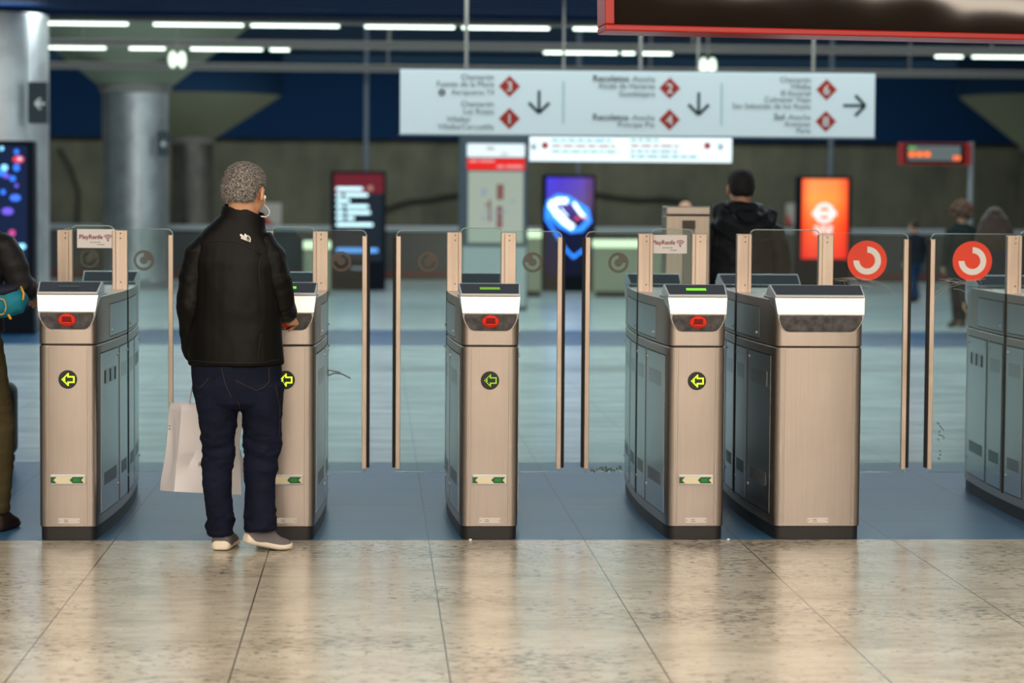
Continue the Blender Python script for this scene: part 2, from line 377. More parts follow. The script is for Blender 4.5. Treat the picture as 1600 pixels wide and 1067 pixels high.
def arrow_plate(px0, px1, py0, py1, Y, label):
    a, b = P(px0, py1, Y), P(px1, py0, Y); w_, h = b.x - a.x, b.z - a.z
    t = thing('arrow_sign', label, 'sign', ((a.x + b.x) / 2, Y, a.z))
    obj('plate', MB().box(-w_ / 2, w_ / 2, 0, 0.03, 0, h), mat('dark teal plate', (0.045, 0.075, 0.085), 0.4), t)
    u = min(w_, h) * 0.28; zc = h * 0.48; q = MB(); y = -0.006; x = w_ * 0.1
    q.add([(x - u, y, zc), (x - u * 0.1, y, zc + u), (x + u * 0.35, y, zc + u), (x - u * 0.55, y, zc), (x + u * 0.35, y, zc - u), (x - u * 0.1, y, zc - u)], [(0, 3, 2, 1), (0, 5, 4, 3)])
    q.box(x - u * 0.8, x + u, y, 0.0, zc - u * 0.18, zc + u * 0.18)
    obj('white_arrow', q, emis('white arrow print', (0.7, 0.8, 0.8), 0.55), t)
arrow_plate(44, 74, 128, 193, 18.8 - 0.62, 'dark plate with a white left arrow on the large left steel column')
arrow_plate(246, 263, 205, 243, 32.2 - 0.60, 'small dark plate with a white arrow on the steel column behind the man')
# ------------------------------------------------------------------ light rails under the ceiling
def light_rail(Y, py0, py1, tubes, label, dim=False, tubepy=None):
    z0, z1 = P(800, py1, Y).z, P(800, py0, Y).z
    t = thing('light_rail', label, 'light rail', (0, Y, z0), group=None)
    obj('rail', MB().box(X0 + 0.1, X1 - 0.1, -0.09, 0.09, 0, z1 - z0), RAILM, t, bevel=0.012)
    obj('rail_groove', MB().box(X0 + 0.1, X1 - 0.1, -0.094, -0.09, (z1 - z0) * 0.35, (z1 - z0) * 0.6), mat('rail groove', (0.07, 0.065, 0.06), 0.6), t)
    for a, b in tubes:
        xa, xb = P(a, 45, Y).x, P(b, 45, Y).x
        obj('fluorescent_tube', MB().tube([(xa, 0, -0.026), (xb, 0, -0.026)], 0.018, 10), TUBED if dim else TUBE, t, smooth=True)
    for k in range(6):
        x = -9 + k * 4.6
        obj('hanger_rod', MB().tube([(x, 0, z1 - z0), (x, 0, 5.35 - z0)], 0.02, 6), RAILM, t)
light_rail(20.3, 28, 41, [(-140, -10), (76, 200), (240, 380), (392, 530), (570, 710), (722, 858), (896, 1040), (1080, 1210)], 'nearest ceiling rail with a row of long fluorescent tubes above the white sign')
light_rail(25.5, 67, 79, [(75, 165), (202, 258), (298, 410), (422, 452), (850, 965), (972, 992), (1003, 1050), (1462, 1505), (1520, 1660)], 'middle ceiling rail with shorter broken rows of lit tubes')
light_rail(31.2, 103, 114, [(1190, 1225), (1232, 1262)], 'farthest ceiling rail almost unlit passing behind the white sign', True)
def globe(px, py, Y, label):
    c = P(px, py, Y); r = 13 * S(Y)
    t = thing('globe_lamp', label, 'lamp', (c.x, Y, c.z))
    for s in (-1, 1):
        obj('opal_globe', MB().ellipsoid((s * r * 0.55, 0, 0), (r * 0.50, r * 0.62, r), n=20, m=14), GLOBE, t, smooth='all')
    obj('stem', MB().tube([(0, 0, r * 0.9), (0, 0, 5.35 - c.z)], 0.014, 8), RAILM, t)
globe(277, 93, 25.2, 'round twin globe lamp hanging from the middle rail at the left')
globe(1106, 103, 25.2, 'round twin globe lamp just above the white direction sign')
# ------------------------------------------------------------------ hanging direction signs
def diamond(mb, x, z, r, y): mb.add([(x - r, y, z), (x, y, z - r), (x + r, y, z), (x, y, z + r)], [(0, 1, 2, 3)])
def big_sign():
    Y = 10.8; s = S(Y)
    tl, tr, bl = P(625.5, 108.5, Y), P(1368, 115.5, Y), P(625.5, 209, Y)
    w_ = tr.x - tl.x; h = tl.z - bl.z; k = w_ / 743.0
    t = thing('direction_sign', 'long white hanging sign with six red line numbers and three arrows', 'sign', (tl.x, Y, bl.z - 0.0))
    t.rotation_euler = (0, math.atan2(tl.z - tr.z, w_) , 0)
    def L(px, py): return ((px - 625.5) * k, h - (py - 108.5 - (px - 625.5) * 7 / 743) * k)
    obj('sign_panel', MB().box(0, w_, 0, 0.12, 0, h), SIGNFACE, t, bevel=0.008)
    fr = MB(); fr.box(-0.012, w_ + 0.012, 0.01, 0.13, -0.012, 0.0); fr.box(-0.012, w_ + 0.012, 0.01, 0.13, h, h + 0.012)
    obj('frame', fr, mat('sign frame grey', (0.25, 0.3, 0.31), 0.4, 0.5), t)
    Z = -0.004
    groups = [
        (771, [('Chamartín', 121), ('Fuente de la Mora', 132), ('Aeropuerto T4', 144), ('Chamartín', 162.5), ('Las Rozas', 174)], 10),
        (735, [('Villalba/', 186)], 10), (771, [('Villalba/Cercedilla', 198)], 10),
        (1022, [('Alcalá de Henares', 135), ('Guadalajara', 147), ('Príncipe Pío', 195)], 10),
        (1267, [('Chamartín', 125), ('Villalba', 135.5), ('El Escorial', 146), ('Colmenar Viejo', 156), ('San Sebastián de los Reyes', 166.5), ('Aranjuez', 194), ('Parla', 204.5)], 9.5)]
    for xr, lines, sz in groups:
        for b, py in lines:
            x, z = L(xr, py + 3.5); obj('lettering', MB().text(b, x, z, sz * 1.21 * k * (0.88 if 'T4' in b else 1), Z, 'RIGHT', ext=0.001), SIGNTXT, t)
    for b, b2, xr, py in (('Recoletos', '-Atocha', 1022, 124), ('Recoletos', '-Atocha', 1022, 184), ('Sol', '-Atocha', 1267, 183.5)):
        x, z = L(xr, py + 3.5); obj('lettering', MB().text(b2, x, z, 12 * k, Z, 'RIGHT', ext=0.001), SIGNTXT, t)
        x, z = L(xr - 41, py + 3.5); obj('bold_lettering', MB().text(b, x, z, 14 * k, Z, 'RIGHT', True, 0.001), SIGNTXT, t)
    pl = MB(); x, z = L(690, 144); pl.disc_y(x, z, 5.5 * k, Z, 0, 20)
    obj('aeroplane_badge', pl, SIGNTXT, t)
    pa = MB(); pa.box(x - 0.6 * k, x + 0.6 * k, Z - 0.003, Z, z - 4 * k, z + 4 * k)
    pa.add([(x - 4 * k, Z - 0.003, z - 1.5 * k), (x, Z - 0.003, z), (x + 4 * k, Z - 0.003, z - 1.5 * k), (x, Z - 0.003, z + 1.5 * k)], [(0, 1, 2, 3)])
    obj('aeroplane_badge', pa, WHITE, t)
    for n_, px, py in (('3', 795, 134.5), ('1', 795, 184.5), ('2', 1045, 137.5), ('4', 1045, 186.5), ('6', 1291.5, 140), ('8', 1291, 189.5)):
        x, z = L(px, py); d = MB(); diamond(d, x, z, 16.5 * k, Z); dd = obj('line_diamond', d, SIGNRED, t)
        q = MB().text(n_, x, z - 7.5 * k, 21 * k, Z - 0.004, 'CENTER', True, 0.001); obj('line_number', q, WHITE, dd)
    def arrow(px, py, dr):
        x, z = L(px, py); a = MB(); u = k
        def pt(u_, v_): return (x + (u_ if dr == 'd' else -v_) * u, Z, z + (v_ if dr == 'd' else u_) * u)
        def bar(A, B, w2):
            A = Vector(A); B = Vector(B); n_ = (B - A).normalized(); n_ = Vector((-n_.y, n_.x)) * w2
            q = [A + n_, A - n_, B - n_, B + n_]; a.add([pt(*c) for c in q], [(0, 1, 2, 3)])
        bar((0, 18), (0, -15), 2.4); bar((-16, -1), (0, -17), 2.6); bar((16, -1), (0, -17), 2.6)
        obj('arrow', a, SIGNTXT, t)
    arrow(841, 159, 'd'); arrow(1090.5, 162, 'd'); arrow(1336, 165, 'r')
    for px, a, b in ((879, 127, 192), (1126.5, 130, 196)):
        x, z0 = L(px, b); _, z1 = L(px, a)
        obj('divider', MB().box(x - 0.8 * k, x + 0.8 * k, Z, 0.0, z0, z1), TEALTXT, t)
    for px in (728, 1000, 1272):
        x, z = L(px, 110); obj('hanger_rod', MB().tube([(x, 0.06, h), (x, 0.06, 3.95 - bl.z)], 0.018, 8), RAILM, t)
big_sign()
def small_sign():
    Y = 15.5; tl, tr, bl = P(828, 211, Y), P(1144, 214, Y), P(828, 251.5, Y)
    w_ = tr.x - tl.x; h = tl.z - bl.z; k = w_ / 316.0
    t = thing('platform_sign', 'smaller bright white sign hanging below and behind the long direction sign', 'sign', (tl.x, Y, bl.z)); t.rotation_euler = (0, math.atan2(tl.z - tr.z, w_), 0)
    obj('sign_panel', MB().box(0, w_, 0, 0.1, 0, h), SIGNFACE2, t, bevel=0.006)
    def L(px, py): return ((px - 828) * k, h - (py - 211 - (px - 828) * 3 / 316) * k)
    def dashes(px, py, n_, m, name):
        random.seed(int(px * 7 + py)); q = MB(); x, z = L(px, py); end = x + n_ * k
        while x < end:
            wd = random.uniform(6, 18) * k
            q.box(x, min(x + wd, end), -0.003, 0, z - 1.6 * k, z + 1.6 * k); x += wd + 3 * k
        obj(name, q, m, t)
    dashes(862, 219, 92, CYANTXT, 'print_line'); dashes(862, 227.5, 100, REDTXT, 'print_line'); dashes(862, 236, 104, mat('sign light green print', (0.35, 0.62, 0.5), 0.5), 'print_line')
    dashes(985, 219, 46, TEALTXT, 'print_line'); dashes(985, 227.5, 80, REDTXT, 'print_line'); dashes(985, 236, 74, TEALTXT, 'print_line'); dashes(985, 244, 104, TEALTXT, 'print_line')
    for px, py in ((851.5, 227), (1105, 227.5)):
        x, z = L(px, py); d = MB(); diamond(d, x, z, 6.5 * k, -0.004); obj('line_diamond', d, SIGNRED, t)
    for px, s in ((835, -1), (1125, 1)):
        x, z = L(px, 228); a = MB()
        a.box(x - 4 * k, x + 4 * k, -0.004, 0, z - 5 * k, z - 3 * k); a.box(x + (s * 3 - 1) * k, x + (s * 3 + 1) * k, -0.004, 0, z - 4 * k, z + 4 * k)
        a.add([(x - s * 4 * k, -0.004, z + 5 * k), (x - s * 5 * k, -0.004, z + 3.5 * k), (x + s * 3 * k, -0.004, z - 4 * k), (x + s * 4 * k, -0.004, z - 2.5 * k)], [(0, 1, 2, 3)])
        obj('arrow', a, SIGNTXT, t)
    for px in (880, 1090):
        x, z = L(px, 212); obj('hanger_rod', MB().tube([(x, 0.05, h), (x, 0.05, 3.95 - bl.z)], 0.015, 8), RAILM, t)
small_sign()
# ------------------------------------------------------------------ red framed board hanging at the top right
def red_board():
    Y = -0.6; a, b = P(944, 50, Y), P(943, -60, Y); c = P(1600, 50, Y)
    ang = math.radians(9.5); wd = 2.75; h = 0.62
    t = thing('hanging_board', 'dark glossy board in a red frame hanging near the camera at top right', 'board', (a.x, Y, a.z + 0.004), ang); t.rotation_euler = (math.radians(-4.5), 0, ang)
    obj('dark_panel', MB().box(0.03, wd - 0.03, 0.0, 0.1, 0.03, h), DARKGLASS, t)
    q = MB(); q.box(0, wd, -0.025, 0.12, 0, 0.028); q.box(0, wd, -0.025, 0.12, h, h + 0.03); q.box(0, 0.042, -0.025, 0.12, 0.028, h); q.box(wd - 0.042, wd, -0.025, 0.12, 0.028, h)
    obj('red_frame', q, REDFRAME, t, bevel=0.006)
    for x in (0.5, 2.2): obj('hanger_rod', MB().tube([(x, 0.05, h + 0.03), (x, 0.05, 3.93 - a.z)], 0.02, 8), RAILM, t)
red_board()
# ------------------------------------------------------------------ screens and stands in the hall
def totem(px0, px1, py0, Y, depth, label, pole=None, pz=5.35):
    a, b = P(px0, py0, Y), P(px1, py0, Y); w_ = b.x - a.x; h = a.z
    t = thing('advertising_screen', label, 'screen', ((a.x + b.x) / 2, Y, 0))
    obj('housing', MB().box(-w_ / 2, w_ / 2, 0, depth, 0, h), mat('dark screen housing', (0.006, 0.010, 0.016), 0.45, spec=0.12), t, bevel=0.02)
    if pole is not None:
        x = P(pole, 200, Y).x - (a.x + b.x) / 2
        obj('ceiling_pole', MB().tube([(x, depth / 2, h), (x, depth / 2, pz)], 0.045, 10), mat('grey pole', (0.20, 0.23, 0.28), 0.4, 0.3), t, smooth=True)
    return t, (lambda px, py: (P(px, py, Y).x - (a.x + b.x) / 2, P(px, py, Y).z)), w_, h
def rect(mb, L, x0, y0, x1, y1, y=-0.006):
    (ax, az), (bx, bz) = L(x0, y1), L(x1, y0); return mb.box(ax, bx, y, 0.001, az, bz)
def blobs(mb, L, px, py, ws, hh, gap=3, y=-0.012):
    x = px
    for w_ in ws:
        (ax, az), (bx, bz) = L(x, py + hh), L(x + w_, py - hh); n = 8; r = (bz - az) / 2; zc = (az + bz) / 2
        pts = [(bx - r + r * math.cos(t), zc + r * math.sin(t)) for t in [-PI / 2 + PI * i / n for i in range(n + 1)]] + [(ax + r + r * math.cos(t), zc + r * math.sin(t)) for t in [PI / 2 + PI * i / n for i in range(n + 1)]]
        mb.prism_y(pts, y, y + 0.004); x += w_ + gap
# left screen, cut by the frame
t, L, w_, h = totem(-82, 52, 219, 17.2, 0.3, 'tall dark screen with blue bokeh lights in front of the left steel column')
obj('display', rect(MB(), L, -72, 228, 42, 480), emis('deep blue display', (0.006, 0.014, 0.05), 1.0), t)
random.seed(4)
cols = [emis('blue spark', (0.03, 0.18, 0.9), 1.4), emis('cyan spark', (0.25, 0.7, 1.0), 1.5), emis('violet spark', (0.16, 0.10, 0.75), 1.2), emis('red spark', (0.8, 0.06, 0.12), 1.0), emis('pink spark', (0.7, 0.08, 0.35), 0.9)]
pts = [(3, 232, 1), (26, 237, 0), (31, 248, 1), (29, 249, 3), (7, 262, 1), (20, 279, 0), (26, 290, 2), (23, 308, 2), (24, 309, 0), (19, 364, 4), (10, 275, 2), (2, 270, 0), (26, 262, 0), (34, 385, 1), (30, 392, 1), (5, 300, 0), (12, 330, 2), (-20, 250, 0), (-35, 270, 1), (-12, 300, 2), (-45, 320, 0), (-25, 350, 1), (-50, 240, 2)]
for px, py, ci in pts:
    (x, z) = L(px, py); r = random.uniform(2.6, 6) * S(17.2); obj('light_spark', MB().disc_y(x, z, r * random.uniform(0.8, 1.7), -0.012, -0.008, 16, r), cols[ci], t)
# white text screen
t, L, w_, h = totem(517, 603, 267, 31.5, 0.25, 'dark screen with rows of white glowing text and a dim red top', 572)
obj('display', rect(MB(), L, 522, 272, 598, 408), emis('near black display', (0.012, 0.020, 0.032), 0.8), t)
obj('red_band', rect(MB(), L, 522, 272, 599, 302, -0.009), emis('dim red band', (0.13, 0.012, 0.022), 1.0), t)
tm = MB()
for py, ws in ((295, [42]), (304.5, [10, 37]), (313.5, [22]), (322.5, [12, 36]), (332, [13, 38]), (341, [13, 13]), (351, [58])): blobs(tm, L, 525, py, ws, 2.3)
obj('white_text', tm, emis('white glowing text', (0.60, 0.92, 1.0), 1.5), t)
tm = MB(); blobs(tm, L, 525, 391, [66], 3.2); obj('blue_text', tm, emis('blue glowing text', (0.12, 0.36, 0.85), 1.2), t)
tm = MB(); blobs(tm, L, 574, 294, [9], 4.5); obj('red_badge', tm, emis('pinkish badge', (0.5, 0.25, 0.22), 0.7), t)
tm = MB(); blobs(tm, L, 548, 419, [22], 2); obj('maker_plate', tm, emis('faint plate', (0.18, 0.22, 0.26), 0.8), t)
# blue picture screen
t, L, w_, h = totem(848, 931, 273, 31.5, 0.25, 'dark screen with a purple picture and a glowing blue and white shape', 905, 5.35)
gm = emis('violet gradient display', (0.1, 0.08, 0.5), 1.0); n_, l_, b_ = nodes(gm)
tc = n_.new('ShaderNodeTexCoord'); sp_ = n_.new('ShaderNodeSeparateXYZ'); l_.new(tc.outputs['Generated'], sp_.inputs[0])
r1 = ramp(gm, sp_.outputs[2], [(0.0, (0.004, 0.006, 0.02)), (0.42, (0.004, 0.008, 0.035)), (0.55, (0.02, 0.012, 0.10)), (0.75, (0.10, 0.075, 0.32)), (1.0, (0.10, 0.06, 0.50))])
r2 = ramp(gm, sp_.outputs[0], [(0.0, (0.7, 0.8, 1.6)), (0.3, (0.8, 0.7, 1.2)), (0.78, (1.2, 1.1, 0.9)), (0.9, (1.1, 0.8, 0.45))])
setin(gm, 'Emission Color', mixc(gm, 1.0, r1, r2, 'MULTIPLY'))
obj('display', rect(MB(), L, 853, 278, 927, 430), gm, t)
def band(mb, L, pts, w0, y=-0.012):
    q = [Vector(L(*p)) for p in pts]; s_ = S(31.5)
    for i in range(len(q) - 1):
        d = (q[i + 1] - q[i]).normalized(); n2 = Vector((-d.y, d.x)) * w0 * s_; e = d * w0 * s_ * 0.6
        c = [q[i] - e + n2, q[i] - e - n2, q[i + 1] + e - n2, q[i + 1] + e + n2]
        mb.add([(v.x, y - 0.0003 * i, v.y) for v in c], [(0, 1, 2, 3)])
bl1 = MB(); band(bl1, L, [(855, 338), (858, 316), (872, 307), (888, 310), (900, 318), (916, 328), (920, 345), (908, 358), (893, 360), (876, 352), (862, 340), (855, 326)], 4.0)
band(bl1, L, [(853, 342), (868, 364), (884, 390), (896, 402), (912, 390)], 2.0)
obj('blue_outline', bl1, emis('bright blue outline', (0.03, 0.25, 1.0), 1.6), t)
bl2 = MB(); band(bl2, L, [(862, 318), (872, 314), (884, 314)], 4.5, -0.02); band(bl2, L, [(861, 320), (870, 334), (882, 346), (893, 354)], 4.8, -0.022); band(bl2, L, [(897, 318), (905, 330), (912, 338)], 2.5, -0.02); band(bl2, L, [(876, 326), (886, 338)], 1.2, -0.03)
obj('white_glow', bl2, emis('white blue glow', (0.65, 0.85, 1.0), 2.4), t)
bl3 = MB(); band(bl3, L, [(899, 342), (904, 340)], 2.0, -0.03); band(bl3, L, [(912, 340), (915, 341)], 2.0, -0.03); obj('red_spot', bl3, emis('red spot', (0.8, 0.08, 0.12), 1.2), t)
# orange picture screen
t, L, w_, h = totem(1246, 1331, 275, 31.5, 0.25, 'dark screen with a bright orange picture and white round emblem', 1301)
om = emis('orange gradient display', (1.0, 0.2, 0.03), 1.0); n_, l_, b_ = nodes(om)
tc = n_.new('ShaderNodeTexCoord'); sp_ = n_.new('ShaderNodeSeparateXYZ'); l_.new(tc.outputs['Generated'], sp_.inputs[0])
r1 = ramp(om, sp_.outputs[2], [(0.0, (0.9, 0.035, 0.02)), (0.4, (1.0, 0.10, 0.02)), (0.75, (1.0, 0.27, 0.05)), (1.0, (1.0, 0.22, 0.06))])
r2 = ramp(om, sp_.outputs[0], [(0.0, (1.0, 0.45, 0.5)), (0.2, (1.0, 1.2, 1.4)), (0.75, (1.0, 1.0, 1.0)), (1.0, (1.0, 0.35, 0.4))])
setin(om, 'Emission Color', mixc(om, 1.0, r1, r2, 'MULTIPLY')); b_.inputs['Emission Strength'].default_value = 1.15
obj('display', rect(MB(), L, 1252, 280, 1325, 404), om, t)
(ex, ez) = L(1288, 333); s_ = S(31.5); q = MB()
q.arc_y(ex, ez, 10 * s_, 16 * s_, 0, 2 * PI, -0.012, -0.008); q.box(ex - 19 * s_, ex + 19 * s_, -0.016, -0.012, ez - 4 * s_, ez + 3 * s_)
obj('round_emblem', q, emis('white emblem', (1.0, 0.75, 0.75), 1.3), t)
q = MB(); blobs(q, L, 1272, 356, [8, 9, 8], 3.5, 2); blobs(q, L, 1272, 363, [14, 12], 3, 2); obj('emblem_text', q, emis('white emblem text', (1.0, 0.75, 0.7), 1.1), t)
# map stand
Y = 24.0; a, b = P(718.5, 205, Y), P(825.5, 205, Y); w_ = b.x - a.x; h = a.z
t = thing('map_stand', 'tall slate map stand with white header, red band and lit map', 'map stand', ((a.x + b.x) / 2, Y, 0))
L = lambda px, py: (P(px, py, Y).x - (a.x + b.x) / 2, P(px, py, Y).z)
obj('frame', MB().box(-w_ / 2, w_ / 2, 0, 0.22, 0, h), TOTEM, t, bevel=0.015)
hd = obj('header_panel', rect(MB(), L, 730, 225, 820, 245), SIGNFACE2, t)
for a_ in ((759, 232, [14], 1.5), (782, 240, [12], 1.0)):
    q = MB(); blobs(q, L, *a_, 2, -0.010); obj('header_print', q, REDTXT, hd)
rb = obj('red_band', rect(MB(), L, 730, 248, 820, 265), emis('lit red band', (0.80, 0.02, 0.018), 0.9), t)
q = MB(); blobs(q, L, 733, 251, [14, 24], 2.2, 2, -0.010); blobs(q, L, 776, 260.5, [12, 27], 2.2, 2, -0.010); obj('band_print', q, emis('pale band print', (0.9, 0.35, 0.35), 0.8), rb)
mm = emis('lit map paper', (0.42, 0.50, 0.42), 0.72)
mp_ = obj('map_panel', rect(MB(), L, 731, 268, 818, 379), mm, t)
q = MB()
for x0, y0, x1, y1 in ((776, 288, 787, 312), (776, 322, 785, 356), (763, 312, 767, 346), (758, 318, 762, 322)): rect(q, L, x0, y0, x1, y1, -0.010)
obj('map_print', q, emis('map brown print', (0.22, 0.10, 0.09), 0.8), mp_)
q = MB()
for x0, y0, x1, y1 in ((756, 330, 792, 333), (770, 340, 779, 344), (752, 294, 760, 306), (798, 313, 806, 316), (752, 338, 758, 344)): rect(q, L, x0, y0, x1, y1, -0.010)
obj('map_print', q, emis('map grey print', (0.30, 0.36, 0.42), 0.8), mp_)
obj('lower_panel', rect(MB(), L, 722, 386, 822, 478), mat('pale lower panel', (0.62, 0.70, 0.68), 0.3), t)
# departures board on a pole
Y = 24.0; a, b = P(1407, 257, Y), P(1518, 224, Y)
t = thing('departure_board', 'small red framed departure board with orange text on a grey pole', 'board', (a.x, Y, a.z)); w_ = b.x - a.x; h = b.z - a.z
L = lambda px, py: (P(px, py, Y).x - a.x, P(px, py, Y).z - a.z)
obj('casing', MB().box(0, w_, 0, 0.2, 0, h), mat('red casing', (0.50, 0.02, 0.02), 0.4), t, bevel=0.01)
obj('display', rect(MB(), L, 1414, 225, 1507, 254), SCREENOFF, t)
obj('grey_field', rect(MB(), L, 1418, 228, 1501, 251, -0.009), emis('grey lcd field', (0.10, 0.125, 0.125), 1.0), t)
q = MB(); blobs(q, L, 1419, 241, [11, 11, 11], 4, 1, -0.014); blobs(q, L, 1489, 247, [5, 6], 4, 1, -0.014); obj('orange_text', q, emis('orange led text', (1.0, 0.16, 0.02), 1.3), t)
q = MB(); blobs(q, L, 1419, 231, [6, 5], 2, 1, -0.014); obj('green_text', q, emis('green led text', (0.15, 0.6, 0.08), 0.9), t)
px_ = P(1520, 240, Y).x - a.x
obj('pole', MB().tube([(px_, 0.1, -a.z), (px_, 0.1, h + 0.02)], 0.042, 12), mat('grey pole', (0.42, 0.44, 0.46), 0.35, 0.4), t, smooth=True)
# notice boards on the far wall
def notice(x0, x1, y0, y1, label):
    a, b = P(x0, y1, YF - 0.06), P(x1, y0, YF - 0.06); w_, h = b.x - a.x, b.z - a.z
    t = thing('wall_notice', label, 'notice', (a.x, YF - 0.06, a.z))
    obj('panel', MB().box(0, w_, 0, 0.055, 0, h), mat('pale grey notice', (0.42, 0.43, 0.44), 0.6), t)
    obj('red_triangle', MB().prism_y([(w_ * 0.02, h * 0.02), (w_ * 0.62, h * 0.02), (w_ * 0.1, h * 0.62)], -0.01, 0.0), mat('notice red', (0.45, 0.02, 0.02), 0.5), t)
notice(405, 440, 317, 351, 'pale notice with a red triangle on the far wall beside the grey haired man')
notice(1228, 1245, 318, 352, 'pale notice with a red mark on the far wall left of the orange screen')
# added glowing boxes behind the gates, imitating bright reflections in the glass leaves
Y = 26.0
def glass_reflection(x0, x1, y0, Y, label):
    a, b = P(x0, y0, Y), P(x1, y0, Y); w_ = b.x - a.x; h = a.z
    t = thing('reflection_box', label, 'glass_reflection', ((a.x + b.x) / 2, Y, 0))
    obj('reflection_body', MB().box(-w_ / 2, w_ / 2, 0, 0.5, 0, h - 0.12), mat('olive reflection front', (0.26, 0.28, 0.19), 0.4, 0, (0.34, 0.38, 0.25), 0.16), t, bevel=0.01)
    obj('reflection_strip', MB().box(-w_ / 2, w_ / 2, -0.03, 0.5, h - 0.12, h), emis('greenish white strip', (0.80, 1.0, 0.66), 1.15), t)
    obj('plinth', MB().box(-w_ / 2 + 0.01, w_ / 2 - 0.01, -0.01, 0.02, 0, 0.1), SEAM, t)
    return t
glass_reflection(930, 1044, 375, 29.0, 'low olive glowing box imitating a glass reflection behind the fourth gate')
glass_reflection(797, 846, 360, 29.0, 'pale glowing box imitating a glass reflection between map stand and blue screen')
glass_reflection(474, 516, 377, 29.0, 'short olive glowing box imitating a glass reflection right of the man')
# ------------------------------------------------------------------ ticket gates
GL = 2.0
def outline(a, bulge, inset=0.0, n=14, r=0.032):
    """plan outline: straight narrow ends with rounded corners, sides bowing out to the middle"""
    a -= inset; y0, y1 = inset, GL - inset; pts = []
    def wdt(y): return a + bulge * math.sin(PI * max(0, min(1, y / GL)))
    ys = [y0 + r + (y1 - y0 - 2 * r) * i / n for i in range(n + 1)]
    for y in ys: pts.append((wdt(y), y))
    for k in (1, 2, 3): t = PI / 2 * k / 3; pts.append((a - r + r * math.cos(t), y1 - r + r * math.sin(t)))
    for k in (0, 1, 2): t = PI / 2 + PI / 2 * k / 3; pts.append((-a + r + r * math.cos(t), y1 - r + r * math.sin(t)))
    for y in reversed(ys): pts.append((-wdt(y), y))
    for k in (1, 2, 3): t = PI + PI / 2 * k / 3; pts.append((-a + r + r * math.cos(t), y0 + r + r * math.sin(t)))
    for k in (0, 1, 2): t = 1.5 * PI + PI / 2 * k / 3; pts.append((a - r + r * math.cos(t), y0 + r + r * math.sin(t)))
    return pts
def c_logo(mb, cx, cz, R, y, mirror=False, white=False):
    """disc with a three-quarter ring cut out, or only the ring itself"""
    s = -1 if mirror else 1
    def add_arc(r0, r1, a0, a1):
        n = 24; A = [a0 + (a1 - a0) * i / n for i in range(n + 1)]
        for i in range(n):
            q = []
            for (r, t) in ((r0, A[i]), (r1, A[i]), (r1, A[i + 1]), (r0, A[i + 1])): q.append((cx + s * r * math.cos(t), y, cz + r * math.sin(t)))
            mb.add(q, [(0, 1, 2, 3)])
    if white: add_arc(0.40 * R, 0.70 * R, PI / 2, 2 * PI)
    else:
        add_arc(0.72 * R, R, 0, 2 * PI); add_arc(0.0, 0.38 * R, 0, 2 * PI); add_arc(0.38 * R, 0.72 * R, 0, PI / 2)
def sticker(parent, cx, cz, y):
    s = S(1.0)
    st = obj('sticker', MB().box(cx - 29 * s, cx + 29 * s, y, y + 0.002, cz - 14.5 * s, cz + 14.5 * s), mat('white sticker', (0.95, 0.93, 0.94), 0.5), parent)
    st['label'] = 'white sticker with maroon print'
    q = MB().text('PlayRenfe', cx - 26 * s, cz - 0.5 * s, 9.3 * s, y - 0.0012, 'LEFT', True, 0.0005)
    obj('lettering', q, MAROON, st)
    q = MB()
    for r in (3.2, 6.0, 8.8): q.arc_y(cx + 18.5 * s, cz - 3.0 * s, (r - 0.8) * s, (r + 0.5) * s, PI * 0.25, PI * 0.75, y - 0.0016, y - 0.0006, 12)
    q.disc_y(cx + 18.5 * s, cz - 3.0 * s, 1.3 * s, y - 0.0016, y - 0.0006, 10)
    obj('signal_mark', q, MAROON, st)
    q = MB(); x = cx - 9 * s
    for w_ in (3, 2, 3, 4): q.box(x, x + w_ * s, y - 0.0012, y - 0.0004, cz - 6.3 * s, cz - 5.2 * s); x += (w_ + 1.2) * s
    for x, w_ in ((cx + 2 * s, 3), (cx + 6 * s, 7)): q.box(x, x + w_ * s, y - 0.0012, y - 0.0004, cz - 10.0 * s, cz - 9.0 * s)
    obj('small_print', q, GREYTXT, st)
def rounded(x0, x1, z0, z1, r, corners):
    pts = []
    for (cx, cz, a, k) in ((x1, z0, -PI / 2, 'br'), (x1, z1, 0, 'tr'), (x0, z1, PI / 2, 'tl'), (x0, z0, PI, 'bl')):
        if k in corners:
            ox = cx - r if 'r' in k else cx + r; oz = cz - r if 't' in k else cz + r
            pts += [(ox + r * math.cos(a + PI / 2 * i / 5), oz + r * math.sin(a + PI / 2 * i / 5)) for i in range(6)]
        else: pts.append((cx, cz))
    return pts
